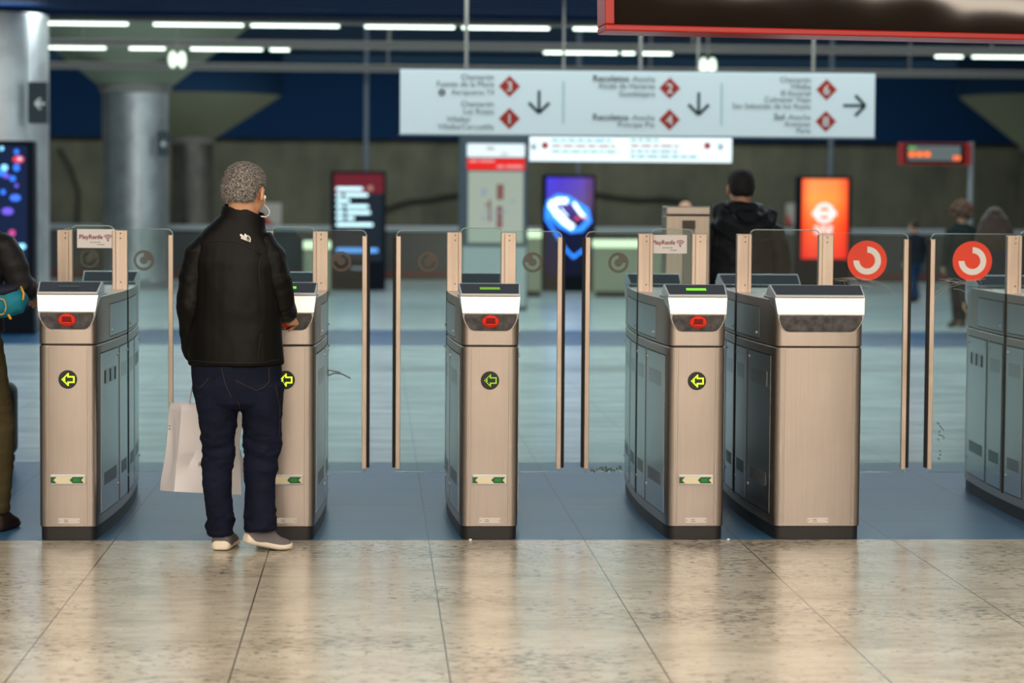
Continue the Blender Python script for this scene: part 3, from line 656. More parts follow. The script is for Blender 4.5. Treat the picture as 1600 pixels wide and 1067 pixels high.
def make_gate(X, a, label, windows=False, reader=True, led='bright', left=None, right=None, stick=None, top_led=LEDB, logo='grey', mirror=(False, False), black=(True, True)):
    bulge = 0.042
    g = thing('ticket_gate', label, 'ticket gate', (X, 0, 0), group='row of ticket gates')
    wdt = lambda y: a + bulge * math.sin(PI * y / GL)
    obj('plinth', MB().prism_z(outline(a, bulge, 0.006), 0.0, 0.062), PLINTH, g, smooth=True)
    obj('cabinet_body', MB().prism_z(outline(a, bulge), 0.062, 0.905), STEEL, g, smooth=True, bevel=0.003)
    obj('shadow_gap', MB().prism_z(outline(a, bulge, 0.005), 0.905, 0.912), SEAM, g)
    # upper body cut back at both ends under the visors
    ub = MB(); ol = outline(a, bulge)
    ub.prism_z(ol, 0.912, 1.128)
    obj('upper_body', ub, STEEL, g, smooth=True, bevel=0.003)
    k = a / 0.131
    for end in (0, 1):
        fy = (lambda y: y) if end == 0 else (lambda y: GL - y)
        def prof(z):
            for (z0, w0), (z1, w1) in zip(VP, VP[1:]):
                if z1 <= z <= z0: return w0 + (w1 - w0) * (z0 - z) / (z0 - z1)
        VP = [(1.143, 0.140), (1.064, 0.131), (1.040, 0.127), (1.015, 0.118), (0.995, 0.105), (0.984, 0.093), (0.977, 0.078)]
        dw = a - 0.131
        yv = {1.143: 0.004, 1.064: -0.034, 1.040: -0.026, 1.015: -0.017, 0.995: -0.010, 0.984: -0.005, 0.977: -0.002}
        rings = []
        for z, hw in VP:
            rings.append([(-(hw + dw), fy(yv[z]), z), (hw + dw, fy(yv[z]), z), (hw + dw, fy(0.05), z), (-(hw + dw), fy(0.05), z)])
        hs = obj('visor', MB().loft(rings), VISOR, g, bevel=0.0)
        d = MB(); r2 = []
        for z, hw in [(1.058, 0.1255)] + VP[2:-1] + [(0.980, 0.078)]:
            yy = -0.034 + (1.064 - z) * (0.032 / 0.087)
            r2.append([(-(hw + dw - 0.0045), fy(yy - 0.0025), z), ((hw + dw - 0.0045), fy(yy - 0.0025), z), ((hw + dw - 0.0045), fy(yy + 0.004), z), (-(hw + dw - 0.0045), fy(yy + 0.004), z)])
        obj('reader_panel', d.loft(r2), DPANEL, hs)
        # head block and lid
        hb = MB()
        hb.loft([[(-(a + 0.0), fy(0.012), 1.07), (a + 0.0, fy(0.012), 1.07), (a + 0.012, fy(0.34), 1.07), (-(a + 0.012), fy(0.34), 1.07)],
                 [(-(a + 0.008), fy(0.006), 1.143), (a + 0.008, fy(0.006), 1.143), (a + 0.013, fy(0.30), 1.143), (-(a + 0.013), fy(0.30), 1.143)]])
        obj('head_block', hb, STEEL_SIDE, g, bevel=0.004)
        lt = MB(); hf, hb_ = a + 0.008, a + 0.016
        prof_l = [(-0.006, 1.144), (-0.006, 1.150), (0.128, 1.196), (0.150, 1.194), (0.29, 1.144)]
        lt.loft([[(-(hf if i in (0, 1, 4) else hb_), fy(y), z) for i, (y, z) in enumerate(prof_l)], [((hf if i in (0, 1, 4) else hb_), fy(y), z) for i, (y, z) in enumerate(prof_l)]])
        lid = obj('lid', lt, LIDRIM, g, bevel=0.002)
        def lp(x, s_, off): # point on the sloping lid face
            y = -0.006 + 0.134 * s_; z = 1.150 + 0.046 * s_
            return (x, fy(y - 0.32 * off), z + 0.94 * off)
        ip = MB(); i0, i1 = hf - 0.007, hb_ - 0.008
        ip.loft([[lp(-i0, 0.09, -0.004), lp(i0, 0.09, -0.004), lp(i1, 0.94, -0.004), lp(-i1, 0.94, -0.004)], [lp(-i0, 0.09, 0.0018), lp(i0, 0.09, 0.0018), lp(i1, 0.94, 0.0018), lp(-i1, 0.94, 0.0018)]])
        obj('lid_inset', ip, LID, lid)
        q = MB(); bq = lambda x, s_, o_: (x, fy(0.150 + 0.14 * s_ + 0.336 * o_), 1.194 - 0.05 * s_ + 0.94 * o_)
        q.loft([[bq(-i1, 0.08, -0.003), bq(i1, 0.08, -0.003), bq(i0, 0.94, -0.003), bq(-i0, 0.94, -0.003)], [bq(-i1, 0.08, 0.002), bq(i1, 0.08, 0.002), bq(i0, 0.94, 0.002), bq(-i0, 0.94, 0.002)]])
        obj('lid_inset', q, LID, lid)
        if reader:
            sl = MB(); sl.loft([[lp(-0.047, 0.40, 0), lp(0.047, 0.40, 0), lp(0.047, 0.58, 0), lp(-0.047, 0.58, 0)], [lp(-0.047, 0.40, 0.004), lp(0.047, 0.40, 0.004), lp(0.047, 0.58, 0.004), lp(-0.047, 0.58, 0.004)]])
            obj('display_slot', sl, top_led if end == 0 else LEDOFF, lid)
            # red ticket mouth
            zc = 1.024; yc = -0.034 + (1.064 - zc) * (0.032 / 0.087); R = MB()
            el = lambda rx, rz, y_: [(rx * math.cos(2 * PI * i / 36), fy(y_ + (rz * math.sin(2 * PI * i / 36)) * -0.30), zc + rz * math.sin(2 * PI * i / 36)) for i in range(36)]
            R.loft([el(0.0415, 0.0305, yc + 0.004), el(0.0415, 0.0305, yc - 0.006), el(0.038, 0.027, yc - 0.013), el(0.030, 0.020, yc - 0.015)])
            rd = obj('ticket_reader', R, REDP, g, smooth=True)
            q = MB(); yb = yc - 0.0155
            q.loft([[(-0.023, fy(yb + 0.0048), zc - 0.013), (0.023, fy(yb + 0.0048), zc - 0.013), (0.021, fy(yb - 0.0042), zc + 0.017), (-0.021, fy(yb - 0.0042), zc + 0.017)],
                    [(-0.021, fy(yb + 0.0018), zc - 0.012), (0.021, fy(yb + 0.0018), zc - 0.012), (0.019, fy(yb - 0.0062), zc + 0.016), (-0.019, fy(yb - 0.0062), zc + 0.016)]])
            obj('reader_slot', q, REDD, rd)
            q = MB(); q.box(-0.020, 0.020, min(fy(yb - 0.001), fy(yb - 0.009)), max(fy(yb - 0.001), fy(yb - 0.009)), zc - 0.015, zc - 0.009)
            obj('reader_lip', q, REDP, rd, bevel=0.002)
    # front fittings
    yf = 0.0
    if reader:
        zc = 0.748
        bz = obj('arrow_display', MB().disc_y(0.0, zc, 0.043, -0.006, 0.004, 36), BLACK, g, smooth=True, bevel=0.0015)
        dots = [(-4, 0), (-3, 1), (-2, 2), (-1, 3), (0, 4), (-3, -1), (-2, -2), (-1, -3), (0, -4), (0, 2.9), (0, 1.9), (1, 1.9), (2, 1.9), (3, 1.9), (4, 1.9), (4, 0.95), (4, 0), (4, -0.95), (4, -1.9), (3, -1.9), (2, -1.9), (1, -1.9), (0, -1.9), (0, -2.9), (-2.5, 0.5), (-2.5, -0.5)]
        q = MB()
        for dx, dz in dots: q.disc_y(0.002 + dx * 0.0066, zc + dz * 0.0066, 0.0034 if led == 'bright' else 0.0027, -0.0085, -0.006, 8)
        obj('led_arrow', q, LEDY if led == 'bright' else emis('led green', (0.38, 0.75, 0.03), 1.4), bz)
        zc = 0.283
        pf = MB(); pf.box(-0.081, 0.081, -0.012, 0.002, zc - 0.024, zc + 0.024)
        pl = obj('arrow_plate', pf, LIDRIM, g, bevel=0.004)
        obj('cream_strip', MB().box(-0.079, 0.079, -0.0135, -0.01, zc - 0.0165, zc + 0.0145), CREAM, pl)
        q = MB(); y = -0.0145; h = 0.0145; c0 = zc - 0.001
        def poly(p): q.prism_y([(x, c0 + z) for x, z in p], y, y + 0.002)
        poly([(-0.079, -h), (-0.052, -h), (-0.066, 0), (-0.052, h), (-0.079, h)])
        poly([(0.008, 0), (0.022, -h), (0.074, -h), (0.061, 0), (0.074, h), (0.022, h)])
        obj('green_chevron', q, GREEN, pl)
        q = MB().box(0.024, 0.054, y - 0.0008, y, c0 - 0.008, c0 + 0.008); obj('chevron_badge', q, mat('mid green print', (0.01, 0.25, 0.05), 0.4), pl)
    lb = obj('id_label', MB().box(-0.046 + 0.0, 0.052, -0.002, 0.001, 0.079, 0.103), LABELM, g)
    q = MB(); q.box(-0.020, -0.002, -0.003, -0.001, 0.093, 0.096); q.box(-0.020, 0.0, -0.003, -0.001, 0.085, 0.088)
    for x in (-0.040, 0.046): q.disc_y(x, 0.091, 0.0025, -0.003, -0.001, 8)
    obj('label_print', q, GREYTXT, lb)
    fg = MB()
    for s in (-1, 1):
        x = s * (a - 0.043); fg.box(x - 0.0012, x + 0.0012, -0.0012, 0.001, 0.07, 0.90)
        x = s * (a - 0.034); fg.box(x - 0.0008, x + 0.0008, -0.0008, 0.001, 0.07, 0.90)
    obj('front_groove', fg, mat('groove shade steel', (0.34, 0.31, 0.28), 0.4, 0.9), g)
    # side panels, following the bowed sides
    def curved(y0, y1, z0, z1, off, s, n=8):
        r = []
        for i in range(n + 1):
            y = y0 + (y1 - y0) * i / n; x = wdt(y)
            r.append([(s * (x - 0.004), y, z0), (s * (x + off), y, z0), (s * (x + off), y, z1), (s * (x - 0.004), y, z1)])
        return MB().loft(r)
    bays = [(0.10, 0.60), (0.655, 0.955), (1.045, 1.345), (1.40, 1.90)]
    for s in (-1, 1):
        for i, (y0, y1) in enumerate(bays):
            obj('panel_seam', curved(y0 - 0.005, y1 + 0.005, 0.107, 0.865, 0.0012, s), SEAM, g)
            pn = obj('side_panel', curved(y0, y1, 0.112, 0.86, 0.0028, s), STEEL_SIDE, g, smooth=True)
            yc0, yc1 = y0 + (y1 - y0) * 0.14, y1 - (y1 - y0) * 0.14
            obj('vent', curved(yc0, yc1, 0.235, 0.295, 0.0038, s, 4), VENT, pn)
            if windows and i in (0, 3):
                for q_ in range(3):
                    y_ = yc0 + (yc1 - yc0) * (0.06 + 0.4 * q_); obj('sensor_window', curved(y_, y_ + 0.03, 0.715, 0.775, 0.0048, s, 1), SEAM, pn)
                obj('vent', curved(yc0, yc1, 0.71, 0.78, 0.0036, s, 4), PALEV, pn)
            else: obj('vent', curved(yc0, yc1, 0.71, 0.78, 0.0036, s, 4), PALEV, pn)
            for zl in (0.2, 0.83, ):
                yy = y1 - 0.03; x = wdt(yy) + 0.006
                obj('panel_lock', MB().ellipsoid((s * x, yy, zl), (0.005, 0.008, 0.008), n=10, m=6), LIDRIM, pn, smooth='all')
        for (y0, y1) in ((0.36, 0.955), (1.045, 1.64)):
            obj('panel_seam', curved(y0 - 0.004, y1 + 0.004, 0.926, 1.084, 0.001, s), SEAM, g)
            up = obj('upper_side_panel', curved(y0, y1, 0.93, 1.08, 0.002, s), STEEL_SIDE, g, smooth=True)
            obj('panel_lock', MB().ellipsoid((s * (wdt(y0 + .05) + 0.005), y0 + .05, 0.955), (0.005, 0.008, 0.008), n=10, m=6), LIDRIM, up, smooth='all')
        obj('door_slot', curved(0.985, 1.015, 0.10, 1.125, 0.003, s, 1), RUBBER, g)
    # posts, fixed glass and sliding leaves in the middle plane
    m = 1.0; px = a + 0.006
    for s in (-1, 1):
        pb = MB(); pb.box(s * px - 0.038, s * px + 0.038, m - 0.022, m + 0.022, 1.126, 1.425)
        po = obj('glass_post', pb, POST, g, bevel=0.003)
        q = MB(); q.box(s * (px - 0.020) - 0.0015, s * (px - 0.020) + 0.0015, m - 0.0235, m - 0.02, 1.13, 1.42)
        obj('post_groove', q, mat('post groove', (0.30, 0.22, 0.16), 0.5), po)
        q = MB()
        for z in (1.165, 1.385, 1.41): q.disc_y(s * px + 0.004, z, 0.0035, m - 0.0245, m - 0.02, 8)
        obj('post_screw', q, SEAM, po)
    fx = obj('fixed_glass', MB().prism_y(rounded(-px + 0.03, px - 0.03, 1.13, 1.447, 0.03, ('tl', 'tr')), m - 0.005, m + 0.005), GLASS, g)
    ed = MB().tube([(x, m, z) for x, z in rounded(-px + 0.03, px - 0.03, 1.3, 1.447, 0.03, ('tl', 'tr'))[1:-1]], 0.003, 6)
    obj('glass_edge', ed, GEDGE, fx)
    if not black[0]:
        q = MB(); c_logo(q, mx(140) - X, 1.283, 0.050, m + 0.0085); obj('etched_logo', q, ETCH, fx)
    if stick: sticker(fx, stick[0], stick[1], m - 0.009)
    for s, ext, mir, blk in ((-1, left, mirror[0], black[0]), (1, right, mirror[1], black[1])):
        if ext is None: continue
        x0 = px - 0.02; x1 = ext  # lateral reach of the leaf from the gate axis
        lo, hi = sorted((s * x0, s * (x1 - 0.012)))
        cor = ('tr',) if s > 0 else ('tl',)
        lf = obj('door_leaf', MB().prism_y(rounded(lo, hi, 0.207, 1.432, 0.03, cor), m - 0.006, m + 0.006), GLASS, g)
        rp = rounded(lo, hi, 0.207, 1.432, 0.03, cor)
        obj('glass_edge', MB().tube([(x, m, z) for x, z in ([rp[0]] if s > 0 else []) + (rp[1:] if s > 0 else rp[:-1] + []) + ([rp[-1]] if s < 0 else [])], 0.0028, 6), GEDGE, lf)
        b0, b1 = sorted((s * (x1 - 0.034), s * (x1 - 0.010)))
        obj('edge_strip', MB().box(b0, b1, m - 0.012, m + 0.012, 0.222, 1.403), POST, lf, bevel=0.002)
        if blk:
            b0, b1 = sorted((s * (x1 - 0.010), s * (x1 + 0.006)))
            obj('rubber_edge', MB().box(b0, b1, m - 0.014, m + 0.014, 0.23, 1.400), RUBBER, lf, bevel=0.004)
        if x1 - x0 > 0.15:
            if logo == 'grey' or s != logo_side.get(label[:9], s):
                q = MB(); c_logo(q, s * (x0 + (x1 - x0) * 0.47), 1.275, 0.052, m - 0.0085, mir); lg = obj('etched_logo', q, ETCH, lf)
            else:
                cx = s * (x0 + (x1 - x0) * 0.51)
                lg = obj('round_sticker', MB().disc_y(cx, 1.293, 0.102, m - 0.010, m - 0.007, 48), REDLOGO, lf)
                lg['label'] = 'round red sticker with a white broken ring'
                q = MB(); c_logo(q, cx, 1.293, 0.102, m - 0.0115, True, True); obj('white_ring', q, WHITE, lg)
    return g
logo_side = {}
gx = lambda px: P(px, 845, 0).x
mx = lambda px: P(px, 600, 1.0).x
A = 0.131
X = gx(107); G1 = make_gate(X, A, 'leftmost narrow ticket gate with a white sticker on its glass and unlit lid slot', windows=True, left=X - mx(94), right=mx(274) - X, stick=(mx(151) - X, 1.383), top_led=LEDOFF, black=(False, False))
X = gx(446); G2 = make_gate(X, A, 'narrow steel ticket gate used by the grey haired man, half hidden behind him', left=X - mx(318), right=mx(576) - X, mirror=(False, True))
X = gx(764); G3 = make_gate(X, A, 'narrow steel ticket gate standing alone in the middle with dim green arrow', led='dim', left=X - mx(615), right=mx(880) - X, top_led=LEDD, mirror=(False, True))
X = gx(1086); G4 = make_gate(X, A, 'narrow ticket gate with a white sticker on its glass, left of the wide gate', left=X - mx(910), stick=(mx(1042) - X, 1.371))
X = gx(1276); G5 = make_gate(X, 0.204, 'wide steel ticket gate without arrow or red reader, right of the centre', reader=False, right=mx(1419) - X, logo='red')
X = mx(1643); G6 = make_gate(X, 0.204, 'wide steel gate cut off by the right edge of the photo', windows=True, reader=False, left=X - mx(1447), logo='red')
# marks on the glass leaves
def marks(parent, name, strokes, m_, r, y=0.99):
    q = MB()
    for st in strokes: q.tube([(P(a, b, y).x - parent.location.x, y, P(a, b, y).z) for a, b in st], r, 5)
    return obj(name, q, m_, [c for c in parent.children if c.name.startswith('door_leaf')][-1])
marks(G2, 'scuff_mark', [[(493, 578), (500, 586), (506, 592), (512, 587), (522, 583), (534, 584), (548, 591)], [(513, 587), (513, 578), (522, 580), (532, 582)]], SCUFF, 0.0035)
random.seed(11)
for g_, bx in ((G5, 1305), (G6, 1462)):
    st = []
    for i in range(12):
        x = bx + random.uniform(0, 70); y_ = 440 + random.uniform(-6, 14); l_ = random.uniform(8, 30)
        st.append([(x, y_), (x + l_ * 0.5, y_ - random.uniform(-2, 3)), (x + l_, y_ + random.uniform(0, 7))])
    if g_ is G5: st += [[(1300, 436), (1340, 433), (1380, 442), (1405, 462)], [(1310, 438), (1350, 436), (1385, 447), (1403, 466)]]
    else: st += [[(1456, 462), (1475, 448), (1500, 440), (1540, 436)], [(1457, 468), (1480, 450), (1510, 441)]]
    marks(g_, 'scratches', st, SCRATCH, 0.0009)
random.seed(3)
st = [[(1462 + random.uniform(0, 8) + a, 655 + b), (1462 + random.uniform(0, 8) + a + 2, 658 + b)] for a, b in ((0, 5), (3, 10), (2, 18), (4, 24), (1, 30), (6, 28), (0, 48), (3, 54), (-2, 60), (5, 14))]
marks(G6, 'dirt_specks', st, SCUFF, 0.003)
marks(G4, 'dirt_specks', [[(922 + i * 4.5 + random.uniform(-2, 2), 737 - random.uniform(0, 10)), (925 + i * 4.5, 738 - random.uniform(0, 6))] for i in range(11)], SCUFF, 0.006)
# stainless post box behind the fourth gate
Y = 3.3; a, b = P(1041, 322, Y), P(1110, 322, Y); w_ = b.x - a.x; h = a.z
t = thing('steel_pillar', 'brown steel validator pillar standing behind the fourth gate beside the hooded man', 'pillar', ((a.x + b.x) / 2, Y, 0))
obj('pillar_body', MB().box(-w_ / 2, w_ / 2, 0, 0.22, 0, h - 0.055), steel('brown brushed steel', (0.62, 0.53, 0.45), (0.48, 0.41, 0.35), 0.38, (20, 20, 1)), t, bevel=0.006)
obj('cap', MB().box(-w_ / 2, w_ / 2, -0.004, 0.22, h - 0.052, h), STEEL, t, bevel=0.006)
obj('cap_gap', MB().box(-w_ / 2 + 0.004, w_ / 2 - 0.004, 0.002, 0.21, h - 0.056, h - 0.051), SEAM, t)
q = MB().box(-0.032, 0.04, -0.012, 0.0, 0.2, h - 0.135); o = obj('front_strip', q, mat('worn grey strip', (0.34, 0.33, 0.30), 0.5, 0.6), t, bevel=0.003)
obj('strip_head', MB().box(-0.035, 0.043, -0.014, 0.001, h - 0.135, h - 0.085), mat('dark brown strip head', (0.13, 0.10, 0.08), 0.5), o)
# little litter on the floor
for px, py, l_ in ((735, 846, 'tiny white crumb on the floor at the foot of the middle gate'), (1138, 848, 'tiny white crumb on the floor right of the fourth gate')):
    c = P(px, py, -0.03); o = obj('crumb', MB().ellipsoid((0, 0, 0.004), (0.008, 0.006, 0.005), n=10, m=6), WHITE, smooth='all', loc=(c.x, -0.03, 0)); tag(o, l_, 'litter')
# ------------------------------------------------------------------ people
SKIN = mat('skin', (0.62, 0.30, 0.19), 0.5); SKIN.node_tree.nodes['Principled BSDF'].inputs['Subsurface Weight'].default_value = 0.08
setin(SKIN, 'Base Color', ramp(SKIN, noise_tex(SKIN, 9, (1, 1, 1), 3), [(0.3, (0.66, 0.32, 0.18)), (0.7, (0.78, 0.45, 0.29))]))
EYEW = mat('eye white', (0.8, 0.78, 0.75), 0.2); EYED = mat('iris brown', (0.05, 0.025, 0.015), 0.2)
def V(*a): return Vector(a)
def head_shapes(mb, c, R, k, neck_to):
    """skull, face, nose, lips, ears and neck as overlapping shapes; local y points to the face"""
    def T(p): return c + R @ (Vector(p) * k)
    E = lambda p, r, rr=None: mb.ellipsoid(T(p), [q * k for q in r], R @ rr if rr is not None else R)
    E((0, -0.015, 0.028), (0.078, 0.098, 0.090)); E((0, 0.03, -0.032), (0.064, 0.070, 0.082)); E((0, 0.052, -0.086), (0.042, 0.042, 0.032))
    E((0, 0.075, 0.022), (0.055, 0.022, 0.016)); E((-0.038, 0.070, -0.028), (0.026, 0.024, 0.022)); E((0.038, 0.070, -0.028), (0.026, 0.024, 0.022))
    mb.chain([(T((0, 0.092, 0.008)), 0.009 * k, 0.010 * k), (T((0, 0.106, -0.016)), 0.011 * k, 0.011 * k), (T((0, 0.114, -0.034)), 0.017 * k, 0.012 * k)], R @ V(1, 0, 0), 10)
    E((0, 0.097, -0.060), (0.024, 0.011, 0.006)); E((0, 0.095, -0.071), (0.021, 0.011, 0.007))
    for s in (-1, 1):
        rr = Matrix.Rotation(s * 0.42, 3, 'Z') @ Matrix.Rotation(-0.2, 3, 'X')
        E((s * 0.084, -0.004, -0.012), (0.009, 0.021, 0.034), rr); E((s * 0.078, 0.004, -0.026), (0.010, 0.013, 0.017), rr)
    n0 = T((0, -0.028, -0.035)); mb.chain([(n0, 0.058 * k, 0.060 * k), (n0.lerp(neck_to, 0.55), 0.056 * k, 0.056 * k), (neck_to, 0.068 * k, 0.062 * k)], R @ V(1, 0, 0), 16)
    return T
def hand_shapes(mb, wr, d, side, up, curl=0.5, k=1.0, thumb=1):
    """palm, four fingers of three bones and a thumb; d points from wrist to knuckles, up is the back of the hand"""
    d = d.normalized(); up = (up - d * up.dot(d)).normalized(); lat = d.cross(up).normalized() * thumb
    mb.chain([(wr - d * 0.03 * k, 0.026 * k, 0.021 * k), (wr, 0.027 * k, 0.020 * k), (wr + d * 0.045 * k, 0.038 * k, 0.016 * k), (wr + d * 0.085 * k, 0.041 * k, 0.013 * k)], lat, 14, 0.4)
    for i, (o, l_) in enumerate(((0.030, 0.072), (0.010, 0.080), (-0.011, 0.075), (-0.031, 0.060))):
        b = wr + d * (0.086 - abs(o - 0.005) * 0.2) * k + lat * o * k; pts = [(b - d * 0.012 * k, 0.0088 * k, 0.0088 * k), (b, 0.0088 * k, 0.0088 * k)]; a = 0.12
        p = b; dd = d
        for f, cu in ((0.46, 0.7), (0.31, 0.95), (0.23, 0.8)):
            a += curl * cu * (1 + 0.08 * i); dd = d * math.cos(a) - up * math.sin(a); p = p + dd * l_ * f * k; pts.append((p, (0.0086 - 0.0012 * (0.46 - f) * 4) * k, (0.0084 - 0.0012 * (0.46 - f) * 4) * k))
        mb.chain(pts, lat, 10, 0.8)
    b = wr + d * 0.028 * k + lat * 0.026 * k; t1 = b + (d * 0.6 + lat * 0.75 - up * 0.25).normalized() * 0.036 * k
    t2 = t1 + (d * 0.85 + lat * 0.35 - up * 0.4).normalized() * 0.030 * k; t3 = t2 + (d * 0.95 + lat * 0.05 - up * 0.45).normalized() * 0.024 * k
    mb.chain([(b - lat * 0.012 * k, 0.014 * k, 0.013 * k), (b, 0.0135 * k, 0.013 * k), (t1, 0.011 * k, 0.011 * k), (t2, 0.0098 * k, 0.0095 * k), (t3, 0.0085 * k, 0.0075 * k)], up, 10, 0.8)
def folds(scale, amp, seed, stretch=(1, 1, 1)):
    def f(co):
        p = Vector((co.x * scale * stretch[0], co.y * scale * stretch[1], co.z * scale * stretch[2])) + Vector((seed, seed * 2.1, seed * 0.7))
        n_ = noise.noise(p); n2 = noise.noise(p * 2.3 + Vector((3, 1, 4)))
        return amp * ((1 - abs(n_) * 2.2) * 0.7 + n2 * 0.5)
    return f
def shoe(parent, heel, toe_dir, length, pitch, mu, ms, root, k=1.0):
    """heel: sole point under the heel (world); built along toe_dir, raised by pitch at the heel"""
    td = Vector((toe_dir[0], toe_dir[1], 0)).normalized(); lat = Vector((td.y, -td.x, 0))
    c, s_ = math.cos(pitch), math.sin(pitch)
    def W(u, v, h_): # u along the foot, v lateral, h up
        # the forefoot stays flat, the rear rises with pitch about the ball of the foot
        ball = length * 0.68
        if u < ball: du = u - ball; q = td * (ball + du * c - 0 * s_) + Vector((0, 0, -du * s_)) + (Vector((0, 0, 1)) * c + td * s_) * h_
        else: q = td * u + Vector((0, 0, 1)) * h_
        return heel + q + lat * v
    wid = [(0.0, 0.020), (0.03, 0.031), (0.10, 0.035), (0.30, 0.036), (0.5, 0.040), (0.68, 0.048), (0.82, 0.045), (0.92, 0.034), (0.98, 0.018)]
    th = lambda u: 0.048 - 0.016 * min(1, u / 0.7); toe = lambda u: max(0, (u - 0.75)) ** 2 * 0.25
    so = MB(); n = 14; rings = []
    for i, (u, w_) in enumerate(wid):
        L_ = u * length; z0 = toe(u) * length * 1.2 + 0.001 + max(0, 0.06 - u) * 0.12; z1 = th(u) + toe(u) * length * 0.6
        rings.append([W(L_, w_ * 1.08 * k * math.cos(2 * PI * j / n), z0 + (z1 - z0) * (0.5 + 0.5 * max(-1, min(1, 1.7 * math.sin(2 * PI * j / n))))) for j in range(n)])
    so.loft(rings)
    up = MB(); rings = []
    hs = [(0.012, 0.024, 0.090), (0.05, 0.034, 0.098), (0.14, 0.038, 0.102), (0.28, 0.039, 0.106), (0.36, 0.039, 0.110), (0.46, 0.041, 0.098), (0.60, 0.045, 0.074), (0.74, 0.046, 0.060), (0.86, 0.040, 0.050), (0.94, 0.026, 0.040), (0.975, 0.012, 0.030)]
    for u, w_, h_ in hs:
        z0 = 0.022 + toe(u) * length * 0.6
        rings.append([W(u * length, w_ * k * (math.cos(t) if abs(math.cos(t)) < 0.999 else math.cos(t)), z0 + (max(0, math.sin(t)) ** 0.75) * (h_ - z0) - (0.004 if math.sin(t) < 0 else 0)) for t in [2 * PI * j / 18 for j in range(18)]])
    up.loft(rings)
    o = obj('shoe', up, mu, parent, smooth='all', off=root); o.modifiers.new('s', 'SUBSURF').levels = 1
    q = obj('sole', so, ms, o, smooth='all', off=root); q.modifiers.new('s', 'SUBSURF').levels = 1
    return o
def hair_cap(mb, T, R, k, prof, n=28):
    """shell over the skull; prof: list of (z, half width, y back, y front)"""
    rings = []
    for z, hw, yb, yf in prof:
        yc, hy = (yb + yf) / 2, (yf - yb) / 2
        rings.append([T((hw * math.cos(2 * PI * j / n), yc + hy * math.sin(2 * PI * j / n), z)) for j in range(n)])
    mb.loft(rings); return mb
def fuzz(me, count, length, width, seed, down=0.6, zmin=None):
    """short hairs standing on a surface, one mesh of thin blades"""
    random.seed(seed); q = MB(); polys = list(me.polygons)
    for _ in range(count):
        p = random.choice(polys); vs = [me.vertices[i].co for i in p.vertices]; ws = [random.random() for _ in vs]; s_ = sum(ws)
        c = sum((v * w_ for v, w_ in zip(vs, ws)), Vector()) / s_; n_ = p.normal
        d = (n_ * 0.7 + Vector((random.uniform(-.5, .5), random.uniform(-.5, .5), -down + random.uniform(-.4, .3)))).normalized()
        t = d.cross(n_); t = (t.normalized() if t.length > 0.01 else Vector((1, 0, 0))) * width; l_ = length * random.uniform(0.6, 1.2)
        q.cur = random.randrange(3)
        q.add([c - t - n_ * 0.001, c + t - n_ * 0.001, c + d * l_ * 0.6 + t * 0.7, c + d * l_, c + d * l_ * 0.6 - t * 0.7], [(0, 1, 2, 3, 4)])
    return q
def eyes(parent, T, R, k, root):
    for s in (-1, 1):
        e = obj('eye', MB().ellipsoid(T((s * 0.031, 0.082, 0.004)), [0.012 * k] * 3, R, 14, 10), EYEW, parent, smooth='all', off=root)
        obj('iris', MB().ellipsoid(T((s * 0.031, 0.091, 0.004)), [0.0055 * k, 0.0035 * k, 0.0055 * k], R, 12, 8), EYED, e, smooth='all', off=root)
# ---- the grey haired man at the second gate
def fabric(name, c1, c2, rough, wscale=220, bstr=0.15):
    m = mat(name, c1, rough, spec=0.16); m.node_tree.nodes['Principled BSDF'].inputs['Sheen Weight'].default_value = 0.0
    a = noise_tex(m, 5, (1, 1, 1), 3); setin(m, 'Base Color', ramp(m, a, [(0.3, c1), (0.7, c2)])); bump(m, noise_tex(m, wscale, (1, 1, 1), 2), bstr, 0.001); return m
JACKET = fabric('black softshell', (0.0022, 0.0021, 0.0020), (0.0034, 0.0032, 0.0030), 0.48)
JACKET.node_tree.nodes['Principled BSDF'].inputs['Specular IOR Level'].default_value = 0.2
JEANS = fabric('dark navy denim', (0.0026, 0.0042, 0.0135), (0.0085, 0.0125, 0.034), 0.8, 400, 0.3)
STITCH = mat('tan stitching', (0.10, 0.060, 0.035), 0.8); SEAMD = mat('jacket seam', (0.006, 0.006, 0.006), 0.6)
SHOEG = fabric('grey knit shoe', (0.145, 0.135, 0.145), (0.19, 0.175, 0.185), 0.65, 300, 0.4); SOLE = mat('cream rubber sole', (0.85, 0.77, 0.64), 0.55)
Y0 = -0.34
def J(px, py, dy=0.0): return P(px, py, Y0 + dy)
